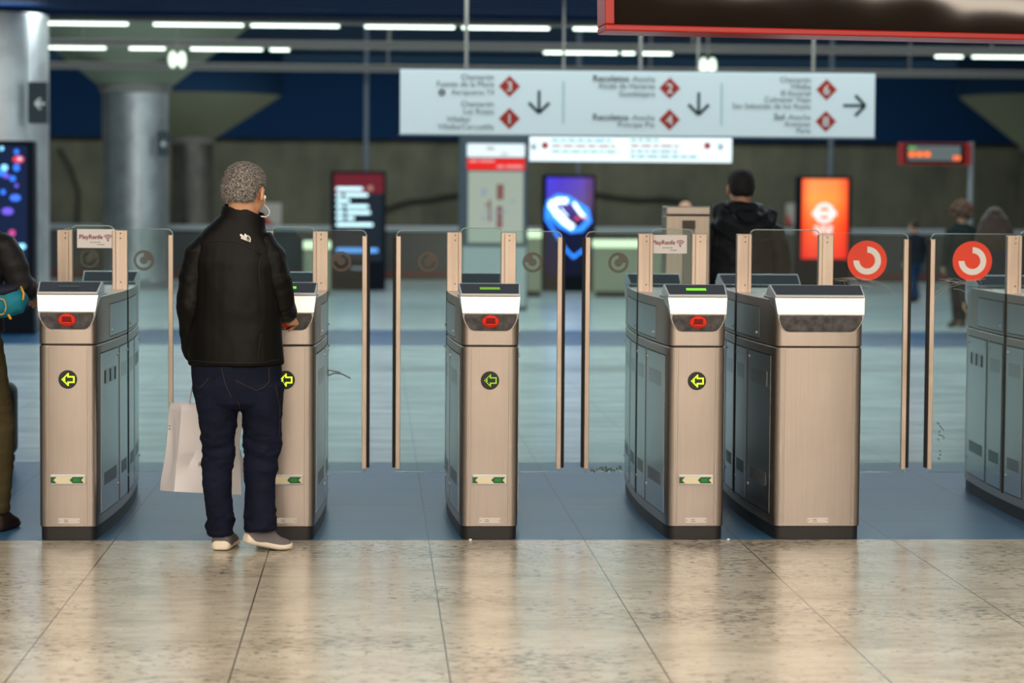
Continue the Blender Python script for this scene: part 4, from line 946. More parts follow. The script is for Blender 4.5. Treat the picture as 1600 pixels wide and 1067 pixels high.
def grey_man():
    base = J(380, 860); root = Vector((base.x, Y0, 0))
    t = thing('person', 'grey haired person in black jacket and dark jeans standing at the second gate', 'person', root)
    hc = J(383, 299, 0.0); R = Matrix.Rotation(math.radians(-25), 3, 'Z') @ Matrix.Rotation(math.radians(-12), 3, 'X'); k = 1.06
    body = MB(); T = head_shapes(body, hc, R, k, J(380, 345, -0.01))
    # trunk and limbs under the clothes
    body.chain([(J(370, 590), 0.15, 0.10), (J(370, 500), 0.145, 0.095), (J(371, 430), 0.14, 0.08), (J(372, 392), 0.13, 0.065), (J(376, 350), 0.065, 0.05)], n=18)
    LS, LE, LW = J(306, 392, 0.0), J(297, 478, -0.01), J(303, 556, 0.10)
    RS, RE, RW = J(430, 386, 0.0), J(443, 476, 0.02), J(453, 499, 0.205)
    body.chain([(J(326, 398), 0.036, 0.036), (LE, 0.036, 0.036), (LW, 0.027, 0.026)]); body.chain([(J(408, 396), 0.036, 0.036), (RE, 0.036, 0.036), (RW, 0.027, 0.026)])
    hand_shapes(body, LW, V(0.05, 0.10, -1), None, V(-0.9, -0.3, 0), 1.15, 1.0, 1)
    hand_shapes(body, RW + V(0.0, 0.02, -0.004), V(0.10, 1, 0.05), None, V(0.75, -0.1, 0.65), 0.75, 1.05, -1)
    LH, LK, LA = J(338, 600), J(341, 705, 0.02), J(343, 830, 0.03); RH, RK, RA = J(408, 600), J(407, 705, 0.03), J(406, 822, -0.02)
    body.chain([(LH, 0.08, 0.08), (LK, 0.048, 0.05), (LA, 0.026, 0.028), (LA + V(0, 0.02, -0.03), 0.022, 0.024)]); body.chain([(RH, 0.08, 0.08), (RK, 0.048, 0.05), (RA, 0.026, 0.028), (RA + V(0.02, 0.01, -0.03), 0.022, 0.024)])
    bm_ = organic(body, 0.0048, 5); bo = obj('body', bm_, SKIN, t, smooth='all')
    for v in bm_.vertices: v.co -= root
    eyes(t, T, R, k, root)
    # jacket: trunk, shoulders, sleeves fused
    q = MB()
    q.chain([(J(370, 569), 0.211, 0.150), (J(370, 545), 0.207, 0.150), (J(370, 500), 0.203, 0.143), (J(370, 450), 0.206, 0.142), (J(370, 410), 0.205, 0.135), (J(371, 385), 0.190, 0.118), (J(373, 368), 0.158, 0.105), (J(376, 354, -0.0), 0.122, 0.092), (J(379, 342), 0.098, 0.082)], n=28, cap=0.0)
    f1 = folds(4.2, 0.011, 1.3, (1, 1, 0.5)); f2 = folds(11, 0.0016, 5, (1, 1, 0.7))
    def jd(co):
        py = 862 - (co.z) * 346; arm = 1.0
        yoke = 1.0 if py > 395 else max(0.15, 1 - (395 - py) / 40)
        return (f1(co) + f2(co)) * yoke
    jm = organic(q, 0.0075, 6, jd)
    # folds hem: trim below the hem line
    for v in jm.vertices: v.co -= root
    jo = obj('jacket', jm, JACKET, t, smooth='all'); jo['label'] = 'black softshell jacket'
    for nm, ch, cp_ in (('sleeve', [(J(327, 376), 0.048, 0.062), (J(312, 396), 0.064, 0.074), (J(303, 430), 0.063, 0.073), (LE, 0.060, 0.067), (J(299, 520, 0.04), 0.052, 0.058), (J(303, 550, 0.085), 0.047, 0.050), (LW + V(0, 0, 0.005), 0.043, 0.046)], 0.3),
                        ('sleeve', [(J(407, 374), 0.055, 0.070), (J(422, 400), 0.068, 0.082), (J(432, 440, 0.0), 0.067, 0.078), (J(439, 472, 0.02), 0.062, 0.068), (J(446, 485, 0.10), 0.050, 0.050), (J(449, 491, 0.165), 0.040, 0.040)], 0.3)):
        qs = MB(); qs.chain(ch, cap=cp_); sf = folds(8, 0.006, 4.4, (1, 1, 1.1)); sg = folds(21, 0.0024, 8)
        sme = organic(qs, 0.0075, 3, lambda co: sf(co) + sg(co))
        for v in sme.vertices: v.co -= root
        obj(nm, sme, JACKET, jo, smooth='all')
    # collar
    col = MB(); n = 32; rings = []
    for (py, rx, ry, dx, dr) in ((352, 0.112, 0.094, 0, 0), (336, 0.101, 0.087, 2, 0.0), (321, 0.096, 0.084, 4, 0.0), (318.5, 0.091, 0.079, 4, 0), (321, 0.086, 0.074, 4, 0), (336, 0.086, 0.074, 2, 0)):
        c = J(377 + dx, py, 0.0)
        rings.append([c + V(rx * math.cos(2 * PI * i / n), ry * math.sin(2 * PI * i / n), -0.045 * (0.5 + 0.5 * math.cos(2 * PI * i / n)) * (1 if py < 345 else 0.6) + 0.006 * math.sin(6 * PI * i / n) * (1 if py < 340 else 0)) for i in range(n)])
    obj('collar', col.loft(rings, cap=False), JACKET, jo, smooth='all', off=root).modifiers.new('s', 'SUBSURF').levels = 1
    # seams on the back
    from mathutils.bvhtree import BVHTree
    bv = BVHTree.FromPolygons([v.co + root for v in jm.vertices], [tuple(p.vertices) for p in jm.polygons])
    cp = V(0, CY, CH)
    def on(bv_, px, py, off=0.0015):
        d = (J(px, py) - cp).normalized(); h = bv_.ray_cast(cp, d)
        return (h[0] + h[1] * off) if h[0] else None
    def strip(name, bv_, pts, r, m_, par, step=6):
        path = []
        for (a, b), (c, d) in zip(pts, pts[1:]):
            nn = max(2, int(math.hypot(c - a, d - b) / step))
            for i in range(nn): path.append(on(bv_, a + (c - a) * i / nn, b + (d - b) * i / nn))
        path.append(on(bv_, *pts[-1])); path = [p for p in path if p is not None]
        if len(path) > 2: return obj(name, MB().tube(path, r, 6), m_, par, smooth='all', off=root)
    strip('yoke_seam', bv, [(297, 386), (312, 378), (340, 376), (365, 377), (380, 382), (396, 390), (406, 398)], 0.0022, SEAMD, jo)
    strip('sleeve_seam', bv, [(432, 368), (420, 380), (408, 395), (404, 420), (406, 450)], 0.0022, SEAMD, jo)
    strip('hem_seam', bv, [(300, 563), (330, 566), (370, 567), (410, 566), (436, 562)], 0.0018, SEAMD, jo)
    strip('side_seam', bv, [(408, 520), (404, 545), (402, 566)], 0.0016, SEAMD, jo)
    # white emblem: quarter dome with three arcs beside three short words
    c = on(bv, 383.5, 371.5, 0.004); nrm = (on(bv, 383.5, 371.5, 0.01) - on(bv, 383.5, 371.5, 0.0)).normalized()
    ux = Vector((1, 0, 0)) - nrm * nrm.x; ux.normalize(); uz = ux.cross(nrm) * 1.0
    if uz.z < 0: uz = -uz
    a = math.radians(-17); ex = ux * math.cos(a) + uz * math.sin(a); ez = uz * math.cos(a) - ux * math.sin(a); s_ = 1 / 346.0
    def lay(mbx, off):
        r_ = MB(); r_.f = mbx.f; r_.mi = mbx.mi; r_.v = [tuple(c + ex * x * s_ + ez * z * s_ + nrm * (off - y * 0.2)) for x, y, z in mbx.v]; return r_
    e = MB()
    e.add([(x, 0, z) for x, z in ((-9.5, 2.8), (-6.5, 3.0), (-6.3, 2.0), (-3.2, 2.2), (-3.0, 6.2), (-0.5, 5.0), (-0.2, 4.2), (2.5, 4.7), (5.2, 4.0), (7.4, 2.2), (8.8, -0.6), (9.3, -4.6), (-6.5, -4.2), (-6.6, -1.0), (-9.3, -0.2))], [tuple(range(15))])
    em = obj('jacket_emblem', lay(e, 0.0), mat('white embroidery', (0.85, 0.83, 0.80), 0.6), jo, off=root); em['label'] = 'small white embroidered emblem on the shoulder'
    e = MB()
    for i, wd in enumerate(('THE', 'NORTH', 'FACE')): e.text(wd, -5.6, 0.9 - i * 2.0, 1.9, 0, ext=0)
    e.arc_y(1.6, -4.3, 2.6, 2.85, 0.05, PI / 2, -0.1, 0.0); e.arc_y(1.6, -4.3, 5.0, 5.25, 0.05, PI / 2, -0.1, 0)
    obj('emblem_print', lay(e, 0.0012), mat('dark thread', (0.30, 0.28, 0.27), 0.6), em, off=root)
    # hair
    hm = MB()
    hair_cap(hm, T, R, k, [(-0.062, 0.050, -0.098, -0.035), (-0.045, 0.072, -0.112, 0.005), (-0.02, 0.080, -0.118, -0.010 + 0.02), (0.01, 0.0845, -0.121, 0.03), (0.04, 0.0865, -0.121, 0.085), (0.07, 0.083, -0.114, 0.098), (0.095, 0.070, -0.096, 0.083), (0.113, 0.048, -0.07, 0.056), (0.124, 0.022, -0.035, 0.024)])
    hme = organic(hm, 0.006, 3); hs = MB(); 
    HB = [mat('hair dark', (0.035, 0.030, 0.027), 0.6), mat('hair grey', (0.17, 0.155, 0.145), 0.55), mat('hair silver', (0.55, 0.53, 0.51), 0.5)]
    hb = mat('salt and pepper hair', (0.12, 0.11, 0.10), 0.7); setin(hb, 'Base Color', ramp(hb, noise_tex(hb, 170, (1, 1, 0.5), 3), [(0.38, (0.045, 0.040, 0.037)), (0.52, (0.17, 0.155, 0.145)), (0.66, (0.42, 0.40, 0.385))]))
    fz = fuzz(hme, 9000, 0.0085, 0.0007, 2, 0.9)
    for v in hme.vertices: v.co -= root
    ho = obj('hair', hme, hb, t, smooth='all'); fo = obj('hair_strands', fz, HB, ho, off=root); fo['kind'] = 'stuff'
    # earphone cable
    bvb = BVHTree.FromPolygons([v.co + root for v in bm_.vertices], [tuple(p.vertices) for p in bm_.polygons])
    pe = T((0.088, 0.012, -0.022)); path = [pe, J(411.5, 314, 0.02), J(413, 320, 0.0), J(418, 325, -0.01), J(421.5, 331, -0.02), J(420, 336, -0.03), J(415, 339, -0.05), J(408, 338, -0.065)]
    ph = obj('earphone', MB().tube(path, 0.0028, 8), mat('white cable', (0.85, 0.84, 0.82), 0.4), t, smooth='all', off=root); ph['label'] = 'white earphone cable'
    obj('ear_bud', MB().ellipsoid(pe, (0.008, 0.008, 0.010), n=12, m=8), WHITE, ph, smooth='all', off=root)
    # jeans
    q = MB()
    q.chain([(J(370, 628), 0.175, 0.13), (J(370, 600), 0.198, 0.142), (J(370, 575), 0.203, 0.140), (J(370, 545), 0.19, 0.12)], n=28, cap=0.3)
    q.chain([(J(337, 600), 0.108, 0.125), (J(341, 640, 0.0), 0.093, 0.105), (J(341, 680, 0.01), 0.074, 0.09), (J(340, 712, 0.015), 0.068, 0.078), (J(339, 750, 0.02), 0.066, 0.074), (J(342, 790, 0.025), 0.060, 0.067), (J(344, 815, 0.03), 0.058, 0.066), (J(344, 835, 0.03), 0.058, 0.068)], cap=0.05)
    q.chain([(J(407, 600), 0.108, 0.125), (J(409, 640, 0.0), 0.092, 0.105), (J(410, 680, 0.02), 0.083, 0.09), (J(409, 712, 0.025), 0.078, 0.08), (J(406, 750, 0.01), 0.070, 0.074), (J(406, 790, -0.01), 0.066, 0.07), (J(407, 812, -0.02), 0.067, 0.072), (J(408, 828, -0.025), 0.069, 0.076)], cap=0.05)
    g1 = folds(7, 0.010, 2.2, (0.9, 0.9, 1.7)); g2 = folds(17, 0.004, 7, (0.9, 0.9, 1.6))
    def jd2(co):
        py = 862 - co.z * 346
        a_ = 0.35 + 0.9 * math.exp(-((py - 700) / 38) ** 2) + 0.9 * math.exp(-((py - 815) / 22) ** 2)
        return (g1(co) + g2(co)) * a_
    jm2 = organic(q, 0.0065, 5, jd2)
    bv2 = BVHTree.FromPolygons([v.co.copy() for v in jm2.vertices], [tuple(p.vertices) for p in jm2.polygons])
    for v in jm2.vertices: v.co -= root
    je = obj('jeans', jm2, JEANS, t, smooth='all'); je['label'] = 'dark navy jeans with tan stitching'
    for name, pts in (('pocket_stitch', [(368, 594), (385, 603), (401, 610), (412, 605), (420, 597), (420, 574)]), ('pocket_stitch', [(326, 590), (322, 597), (312, 606)]), ('seat_seam', [(346, 574), (352, 600), (362, 622)]),
                      ('back_seam', [(372, 628), (376, 640)]), ('side_stitch', [(430, 600), (437, 640), (436, 680)])):
        strip(name, bv2, pts, 0.0008, STITCH, je, 4)
    # shoes
    hl = P(344, 861, Y0 - 0.022); hl.z = 0.0
    shoe(t, hl, (0.10, 1.0), 0.275, 0.0, SHOEG, SOLE, root, 1.22)
    hr = P(379, 859, Y0 - 0.05); hr.z = 0.0
    shoe(t, hr, (1.0, 0.50), 0.245, 0.24, SHOEG, SOLE, root, 1.15)
    return LW
LW = grey_man()
# ---- the paper bag in his left hand
def paper_bag():
    Yb = 0.0; Q = lambda px, py, dy: P(px, py, Yb + dy)
    c = Q(318, 772, 0.0); root = Vector((c.x, Yb, c.z))
    t = thing('paper_bag', 'white paper shopping bag hanging beside the left leg of the grey haired man', 'bag', root)
    # side gusset faces left towards the camera, front face to the right
    B = [Q(250, 766, 0.12), Q(272, 768, -0.10), Q(377, 773, -0.06), Q(372, 762, 0.16)]; TT = [Q(265, 629, 0.09), Q(284, 632, -0.06), Q(374, 632, -0.04), Q(370, 628, 0.10)]
    q = MB(); n = 12; random.seed(5); rings = []
    for i in range(n + 1):
        f = i / n; ring = []
        for a in range(4):
            for m_ in range(5):
                g = m_ / 5; b0 = B[a].lerp(B[(a + 1) % 4], g); t0 = TT[a].lerp(TT[(a + 1) % 4], g); p = b0.lerp(t0, f)
                amp = math.sin(PI * f) * (0.034 if m_ else 0.008)
                p = p + V(noise.noise(p * 6 + V(3, 3, 3)), noise.noise(p * 7 + V(9, 1, 2)) - (0.6 if a == 0 and m_ in (2, 3) else 0) * 0, 0.15 * noise.noise(p * 5)) * amp * 1.5
                if a == 0 and m_ in (2, 3): p = p + V(0.012 * math.sin(PI * min(1, f * 1.3)), 0, 0)
                ring.append(p)
        rings.append(ring)
    q.loft(rings, cap=False); nb = len(rings[0]); q.f.append(tuple(reversed(range(nb)))); q.mi.append(0)
    pm_ = mat('white kraft paper', (0.90, 0.885, 0.93), 0.6); bump(pm_, noise_tex(pm_, 9, (1, 1, 1), 4), 0.35, 0.01)
    o = obj('bag_body', q, pm_, t, smooth=True, off=root); sd = o.modifiers.new('solid', 'SOLIDIFY'); sd.thickness = 0.0015
    hp = LW + V(0.01, 0.012, -0.085)
    for a, b in ((TT[1].lerp(TT[2], 0.3), TT[1].lerp(TT[2], 0.62)), (TT[0].lerp(TT[3], 0.3), TT[0].lerp(TT[3], 0.62))):
        pts = [a + V(0, 0, -0.04), a, a.lerp(hp, 0.55) + V(-0.006, 0, 0.0), a.lerp(hp, 0.93), hp + V(0, 0, 0.004), b.lerp(hp, 0.93), b.lerp(hp, 0.55) + V(0.006, 0, 0), b, b + V(0, 0, -0.04)]
        obj('handle', MB().tube(pts, 0.0028, 8), mat('white cord', (0.82, 0.77, 0.74), 0.6), t, smooth='all', off=root)
    # print: an R low on the front face, two tiny lines high on the gusset
    def lay(mbx, A_, Bx, Cz, off):
        ex = (Bx - A_).normalized(); ez = Cz - A_; ez = (ez - ex * ez.dot(ex)).normalized(); nn = ex.cross(ez)
        r_ = MB(); r_.f = mbx.f; r_.mi = mbx.mi; r_.v = [tuple(A_ + ex * x + ez * z + nn * (off + y * 0)) for x, y, z in mbx.v]; return r_
    A_ = B[1].lerp(B[2], 0.345).lerp(TT[1].lerp(TT[2], 0.30), 0.30)
    q = MB().text('R', 0, 0, 0.030, 0, ext=0); ob = obj('bag_print', lay(q, A_, A_ + (B[2] - B[1]), A_ + V(0, 0, 1), 0.014), SIGNTXT, o, off=root)
    A_ = B[0].lerp(B[1], 0.30).lerp(TT[0].lerp(TT[1], 0.30), 0.735); q = MB()
    for i, ws in enumerate(((0.010, 0.013), (0.026,))):
        x = 0.0 if i else 0.004
        for w_ in ws: q.add([(x, 0, -i * 0.014), (x + w_, 0, -i * 0.014), (x + w_, 0, -i * 0.014 + 0.005), (x, 0, -i * 0.014 + 0.005)], [(0, 1, 2, 3)]); x += w_ + 0.003
    obj('bag_print', lay(q, A_, A_ + (B[1] - B[0]), A_ + V(0, 0, 1), 0.010), SIGNTXT, o, off=root)
paper_bag()
# ---- other travellers
def generic(label, pos, H, yaw, coat, trousers, shoes, hair, build=1.0, stride=0.0, lean=0.0, arms=None, voxel=0.012, spread=0.0, head_x=0.0, head_yaw=0.0, hairstyle='short', skirt=0.0, collar=None, foot=0.0):
    """standing or walking figure; local +y is where it faces, feet on the floor at pos"""
    root = Vector((pos[0], pos[1], 0)); t = thing('person', label, 'person', root)
    Rz = Matrix.Rotation(yaw, 3, 'Z'); k = H / 1.75
    def W(x, y, z):
        y2 = y + max(0, z - 0.9) * lean; return root + Rz @ Vector((x * k * (build if 0.8 < z < 1.5 else 1), y2 * k, z * k))
    latv = Rz @ Vector((1, 0, 0))
    hc = W(head_x, 0.02, 1.635); R = Matrix.Rotation(yaw + head_yaw, 3, 'Z') @ Matrix.Rotation(-lean * 0.4, 3, 'X')
    body = MB(); T = head_shapes(body, hc, R, k, W(head_x * 0.4, -0.02, 1.43))
    trunk = [(W(0, 0, 0.92), 0.15, 0.10), (W(0, 0, 1.1), 0.135, 0.09), (W(0, 0, 1.26), 0.13, 0.085), (W(0, -0.01, 1.34), 0.11, 0.06)]
    body.chain([(p, a * k, b * k) for p, a, b in trunk], latv)
    arms = arms or {}
    AR = {}
    for s in (-1, 1):
        d = [(s * 0.19, -0.01, 1.39), (s * 0.235, -0.02, 1.11), (s * 0.235, 0.07, 0.87)]
        d = arms.get(s, d); AR[s] = [W(*p) for p in d]
        body.chain([(AR[s][0] - latv * s * 0.06 * k - Vector((0, 0, 0.04 * k)), 0.034 * k, 0.034 * k), (AR[s][1], 0.034 * k, 0.034 * k), (AR[s][2], 0.027 * k, 0.025 * k)], latv)
        dd = (AR[s][2] - AR[s][1]).normalized()
        hand_shapes(body, AR[s][2], dd, None, latv * s + Vector((0, 0, 0.2)) if abs(dd.z) > 0.6 else Vector((0, 0, 1)) + latv * s * 0.6, 0.55, k, -s)
    LG = {}
    for s in (-1, 1):
        st = s * stride
        LG[s] = [W(s * 0.09, 0, 0.90), W(s * (0.095 + spread), st * 0.45 + 0.02, 0.50), W(s * (0.095 + spread * 0.8), st, 0.09)]
        body.chain([(LG[s][0], 0.075 * k, 0.075 * k), (LG[s][1], 0.050 * k, 0.052 * k), (LG[s][2], 0.036 * k, 0.04 * k), (LG[s][2] - Vector((0, 0, 0.04 * k)), 0.033 * k, 0.036 * k)], latv)
    me = organic(body, min(voxel, 0.0085) * (1 if k > 0.8 else 0.8), 2)
    for v in me.vertices: v.co -= root
    obj('body', me, SKIN, t, smooth='all'); eyes(t, T, R, k, root)
    q = MB(); zh = 0.84 - skirt
    ch = [(zh, 0.20, 0.14), (0.98, 0.19, 0.135), (1.12, 0.182, 0.13), (1.27, 0.195, 0.135), (1.37, 0.185, 0.115), (1.43, 0.13, 0.09), (1.475, 0.085, 0.08)]
    q.chain([(W(0, 0, z), a * k * build, b * k * build) for z, a, b in ch], latv, 24, 0.0)
    q.chain([(AR[-1][0] + latv * 0.05 * k, 0.055 * k, 0.075 * k), (W(0, -0.01, 1.41), 0.075 * k, 0.09 * k), (AR[1][0] - latv * 0.05 * k, 0.055 * k, 0.075 * k)], (0, 0, 1), 16, 0.6)
    for s in (-1, 1):
        A, B, C = AR[s]
        q.chain([(A - latv * s * 0.055 * k - Vector((0, 0, 0.015 * k)), 0.055 * k * build, 0.07 * k), (A.lerp(B, 0.18) - latv * s * 0.012 * k, 0.067 * k * build, 0.076 * k), (A.lerp(B, 0.4), 0.066 * k * build, 0.073 * k), (B, 0.062 * k * build, 0.064 * k), (B.lerp(C, 0.6), 0.054 * k * build, 0.055 * k), (C, 0.044 * k, 0.044 * k)], latv, 16, 0.3)
    fo = folds(7 / k, 0.007 * k, pos[0] * 3 % 7, (1, 1, 1.3)); me = organic(q, voxel, 3, fo)
    for v in me.vertices: v.co -= root
    coat_o = obj('coat', me, coat, t, smooth='all')
    q = MB()
    q.chain([(W(0, 0, 0.80), 0.165 * k, 0.12 * k), (W(0, 0, 0.90), 0.18 * k, 0.13 * k), (W(0, 0, 0.98), 0.17 * k, 0.12 * k)], latv, 20, 0.2)
    for s in (-1, 1):
        a, b, c = LG[s]; q.chain([(a, 0.098 * k, 0.11 * k), (a.lerp(b, 0.5), 0.083 * k, 0.09 * k), (b, 0.070 * k, 0.075 * k), (b.lerp(c, 0.5), 0.064 * k, 0.068 * k), (c, 0.055 * k, 0.062 * k)], latv, 16, 0.05)
    me = organic(q, voxel, 3, folds(10 / k, 0.005 * k, 3, (0.8, 0.8, 1.8)))
    for v in me.vertices: v.co -= root
    obj('trousers', me, trousers, t, smooth='all')
    for s in (-1, 1):
        h_ = LG[s][2] - Rz @ Vector((0, 0.05 * k, 0)); h_.z = 0
        shoe(t, h_, Rz @ Vector((s * 0.12, 1, 0)), 0.27 * k, 0.0 if s * stride >= 0 else 0.25, shoes, shoes, root, 1.1 * k)
    hm = MB()
    base_prof = [(-0.055, 0.050, -0.098, -0.035), (-0.04, 0.072, -0.110, 0.0), (-0.015, 0.0815, -0.117, 0.015), (0.01, 0.0835, -0.119, 0.035), (0.04, 0.0845, -0.118, 0.085), (0.07, 0.081, -0.112, 0.098), (0.095, 0.068, -0.094, 0.083), (0.113, 0.046, -0.068, 0.056), (0.122, 0.02, -0.033, 0.024)]
    if hairstyle == 'short': hair_cap(hm, T, R, k, base_prof)
    elif hairstyle == 'bald': hair_cap(hm, T, R, k, [(-0.055, 0.050, -0.098, -0.035), (-0.03, 0.080, -0.112, 0.0), (0.0, 0.0825, -0.117, 0.01), (0.03, 0.081, -0.113, -0.02), (0.045, 0.07, -0.105, -0.06)])
    elif hairstyle == 'curly':
        random.seed(8)
        for _ in range(70):
            a, e = random.uniform(0, 2 * PI), random.uniform(-0.9, 1.5); x, y, z = math.cos(a) * math.cos(e), math.sin(a) * math.cos(e), math.sin(e)
            if y > 0.45 and z < 0.55: continue
            hm.ellipsoid(T((x * 0.145, y * 0.145 - 0.02, z * 0.135 + 0.01)), [random.uniform(0.022, 0.036) * k] * 3, n=10, m=6)
        hm.ellipsoid(T((0, -0.03, 0.02)), (0.115 * k, 0.12 * k, 0.125 * k), R)
    else:
        prof = [(-0.30, 0.15, -0.15, -0.05), (-0.24, 0.195, -0.17, -0.02), (-0.16, 0.190, -0.165, 0.0), (-0.09, 0.170, -0.15, 0.01), (-0.03, 0.145, -0.14, 0.02), (0.02, 0.125, -0.135, 0.05), (0.06, 0.092, -0.122, 0.09), (0.095, 0.074, -0.10, 0.085), (0.118, 0.046, -0.068, 0.056), (0.128, 0.02, -0.033, 0.024)]
        hair_cap(hm, T, R, k, prof)
    me = organic(hm, 0.009, 2, folds(26, 0.006 if hairstyle in ('curly', 'long') else 0.0015, 2, (1, 1, 0.25) if hairstyle == 'long' else (1, 1, 1)))
    for v in me.vertices: v.co -= root
    ho = obj('hair', me, hair, t, smooth='all')
    return t, W, T, R, k, coat_o, ho, root, latv, AR
HAIRD = mat('near black hair', (0.016, 0.012, 0.010), 0.7); HAIRB = mat('brown hair', (0.13, 0.065, 0.035), 0.6); HAIRDB = mat('dark brown hair', (0.060, 0.032, 0.020), 0.5); HAIRG = mat('white hair', (0.45, 0.44, 0.42), 0.7)
for h_ in (HAIRD, HAIRB, HAIRDB): bump(h_, noise_tex(h_, 60, (1, 1, 0.2), 3), 0.5, 0.004)
COATB = fabric('black nylon', (0.010, 0.010, 0.012), (0.020, 0.020, 0.023), 0.42); COATN = fabric('dark navy coat', (0.016, 0.024, 0.032), (0.028, 0.038, 0.050), 0.8); COATG = fabric('dark green coat', (0.012, 0.022, 0.022), (0.022, 0.036, 0.036), 0.8); COATS = fabric('slate coat', (0.030, 0.034, 0.042), (0.048, 0.053, 0.064), 0.8)
DENIM = fabric('blue denim', (0.020, 0.045, 0.10), (0.035, 0.07, 0.15), 0.8); DARKT = fabric('dark trousers', (0.012, 0.012, 0.014), (0.02, 0.02, 0.023), 0.8); OLIVE = fabric('olive trousers', (0.050, 0.040, 0.018), (0.075, 0.060, 0.028), 0.85); SHOEB = fabric('dark brown shoe', (0.020, 0.011, 0.009), (0.035, 0.02, 0.016), 0.5)
# hooded man beyond the gates
Yh = 4.6; c = P(1158, 445, Yh)
t, W, T, R, k, co, ho, root, latv, AR = generic('person with cropped dark hair in a black hooded jacket behind the gates', (c.x, Yh), 1.80, 0.10, COATB, DARKT, SHOEB, HAIRD, 1.12, voxel=0.009, lean=0.04)
fz = fuzz(ho.data, 2600, 0.007, 0.0008, 5); o = obj('hair_strands', fz, [HAIRD, HAIRDB, HAIRD], ho); o['kind'] = 'stuff'
hq = MB()
hq.chain([(W(-0.16, -0.05, 1.50), 0.05 * k, 0.045 * k), (W(-0.13, -0.13, 1.42), 0.075 * k, 0.055 * k), (W(-0.02, -0.155, 1.33), 0.085 * k, 0.06 * k), (W(0.10, -0.135, 1.38), 0.08 * k, 0.055 * k), (W(0.16, -0.06, 1.47), 0.055 * k, 0.045 * k)], (0, 0, 1), 16, 0.5)
hq.chain([(W(-0.12, 0.0, 1.51), 0.035 * k, 0.035 * k), (W(-0.07, -0.085, 1.50), 0.05 * k, 0.04 * k), (W(0.05, -0.09, 1.495), 0.05 * k, 0.04 * k), (W(0.12, 0.0, 1.50), 0.035 * k, 0.035 * k)], (0, 0, 1), 16, 0.5)
hq.ellipsoid(W(0, -0.10, 1.42), (0.13 * k, 0.07 * k, 0.08 * k))
me = organic(hq, 0.009, 3, folds(11, 0.010, 6, (1, 1, 1)))
for v in me.vertices: v.co -= root
obj('hood', me, COATB, co, smooth='all')
# background walkers
c = P(1425, 465, 27.6); generic('small person in a dark navy coat and blue jeans walking between the red stickers', (c.x, 27.4), 1.32, 0.5, COATN, DENIM, SHOEB, HAIRDB, 1.1, stride=0.20, lean=0.10)
c = P(1494, 505, 19.8); generic('person with curly brown hair and dark green coat near the departure board pole', (c.x, 19.6), 1.60, 0.15, COATG, DARKT, SHOEB, HAIRB, 1.0, stride=0.12, hairstyle='curly', skirt=0.2)
c = P(1553, 400, 9.0); generic('person with long dark brown hair in a slate coat at the right edge', (c.x, 9.0), 1.55, -0.1, COATS, DARKT, SHOEB, HAIRDB, 1.12, hairstyle='long', skirt=0.1)
c = P(1071, 312, 15.6); generic('balding person with white hair almost hidden behind the steel pillar', (c.x, 15.6), 1.60, 2.6, COATN, DARKT, SHOEB, HAIRG, 1.0, hairstyle='bald')
# person cut by the left edge
Yl = 0.28; s_ = S(Yl); c = P(-56, 830, Yl)
PUFF = fabric('black quilted nylon', (0.012, 0.0125, 0.014), (0.022, 0.022, 0.025), 0.42)
ar = {1: [(0.200, -0.01, 1.40), (0.275, 0.0, 1.185), (0.285, 0.20, 1.140)], -1: [(-0.20, -0.01, 1.41), (-0.26, 0.02, 1.16), (-0.16, 0.26, 1.14)]}
t, W, T, R, k, co, ho, root, latv, AR = generic('person in black padded jacket and olive trousers cut off by the left edge', (c.x, Yl), 1.74, -0.06, PUFF, OLIVE, SHOEB, HAIRD, 1.0, stride=0.05, skirt=-0.12, spread=0.07, head_x=-0.045, arms=ar, voxel=0.0075)
# blue pouch with yellow trim held at the waist
a = P(14, 470, Yl - 0.17); pr_ = Vector((a.x, Yl - 0.17, a.z))
t = thing('waist_pouch', 'bright blue pouch with yellow trim on the person at the left edge', 'bag', pr_)
BLUE = fabric('bright blue nylon', (0.01, 0.14, 0.22), (0.015, 0.22, 0.32), 0.5); YEL = mat('yellow webbing', (0.75, 0.38, 0.02), 0.5); NAVYB = fabric('navy nylon', (0.012, 0.014, 0.03), (0.02, 0.022, 0.045), 0.6)
q = MB(); u = S(Yl)
q.chain([(Vector((-30, 0, -8)) * u, 18 * u, 0.05), (Vector((-8, 0, -4)) * u, 22 * u, 0.06), (Vector((14, 0, 2)) * u, 20 * u, 0.055), (Vector((22, 0, 8)) * u, 12 * u, 0.04)], (0, 0, 1), 18, 0.4)
o = obj('pouch_body', organic(q, 0.006, 3, folds(14, 0.006, 2)), BLUE, t, smooth='all')
q = MB(); q.chain([(Vector((-34, -2, 10)) * u, 12 * u, 0.045), (Vector((-6, -2, 15)) * u, 11 * u, 0.05), (Vector((12, -2, 20)) * u, 7 * u, 0.04)], (0, 0, 1), 16, 0.4); obj('navy_flap', organic(q, 0.006, 3), NAVYB, t, smooth='all')
q = MB(); q.tube([Vector((20, -12, 22)) * u, Vector((25, -19, 12)) * u, Vector((24, -20, 2)) * u], 0.0055, 8); q2 = MB(); q2.tube([Vector((2, -20, -20)) * u, Vector((6, -22, -27)) * u], 0.006, 8)
obj('yellow_trim', q, YEL, t, smooth='all'); obj('yellow_trim', q2, YEL, t, smooth='all')
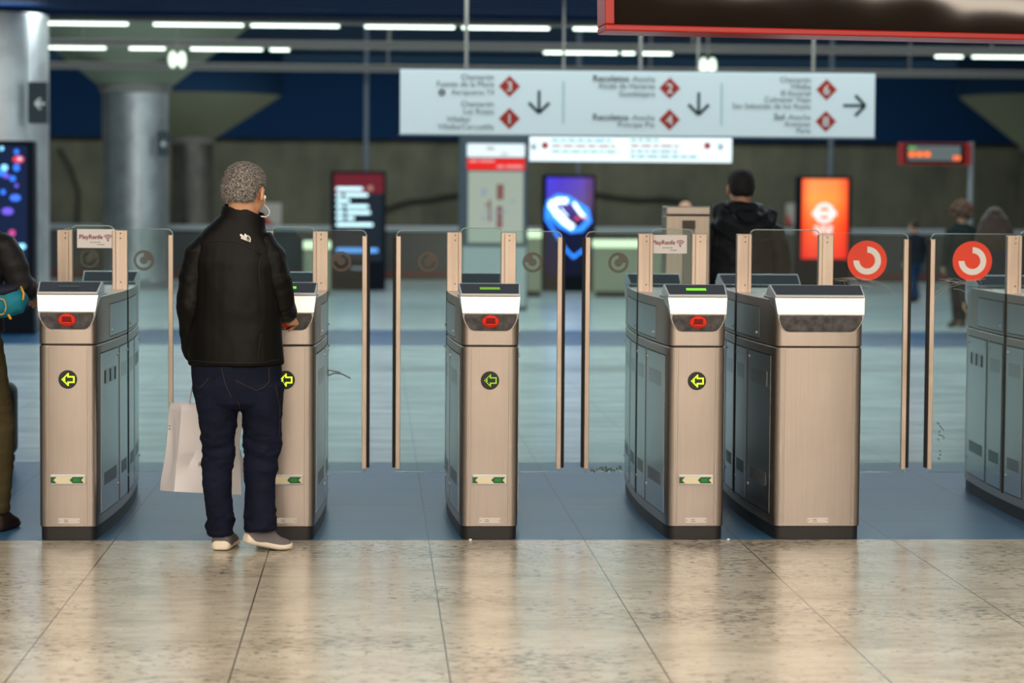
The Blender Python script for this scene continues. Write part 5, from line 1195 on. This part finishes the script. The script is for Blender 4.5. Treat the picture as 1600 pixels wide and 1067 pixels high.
q = MB(); pts = [Vector((-8 + 7 * math.cos(a_), -24, -8 + 12 * math.sin(a_))) * u for a_ in [2 * PI * i / 20 for i in range(21)]]; q.tube(pts, 0.003, 6); obj('strap_loop', q, YEL, t, smooth='all')
# black suitcase just past the left gate
Ys = 2.86; a, b = P(24, 598, Ys), P(24, 738, Ys); h = a.z; x1 = a.x
t = thing('suitcase', 'black upright suitcase on small wheels behind the person at the left edge', 'suitcase', (x1 - 0.19, Ys, 0))
SUIT = fabric('black luggage fabric', (0.010, 0.012, 0.016), (0.020, 0.023, 0.028), 0.6)
pts = rounded(-0.19, 0.19, 0.085, h, 0.06, ('bl', 'br', 'tl', 'tr'))
obj('case_body', MB().prism_y(pts, -0.11, 0.11), SUIT, t, smooth=True, bevel=0.02)
q = MB().tube([(x * 1.005, -0.06, z) for x, z in pts] + [(pts[0][0] * 1.005, -0.06, pts[0][1])], 0.006, 6); obj('piping', q, BLACK, t, smooth='all')
q = MB().box(0.186, 0.202, -0.075, -0.062, h * 0.68, h * 0.86); obj('zip_pull', q, BLACK, t, bevel=0.003)
for sx in (-1, 1):
    for sy in (-1, 1):
        q = MB(); n_ = 18; cx, cz = sx * 0.155, 0.033
        q.loft([[(cx - 0.011, sy * 0.08 + 0.033 * math.cos(2 * PI * i / n_), cz + 0.033 * math.sin(2 * PI * i / n_)) for i in range(n_)], [(cx + 0.011, sy * 0.08 + 0.033 * math.cos(2 * PI * i / n_), cz + 0.033 * math.sin(2 * PI * i / n_)) for i in range(n_)]])
        wh = obj('wheel', q, BLACK, t, smooth=True); obj('wheel_fork', MB().box(cx - 0.018, cx + 0.018, sy * 0.08 - 0.012, sy * 0.08 + 0.012, cz + 0.02, 0.09), SUIT, wh)
        obj('hub', MB().ellipsoid((cx + 0.011, sy * 0.08, cz), (0.004, 0.014, 0.014), n=12, m=6), LIDRIM, wh, smooth='all')
obj('pull_handle', MB().tube([(-0.09, 0.06, h - 0.02), (-0.09, 0.06, h + 0.05), (0.02, 0.06, h + 0.05), (0.02, 0.06, h - 0.02)], 0.01, 8), BLACK, t, smooth='all')
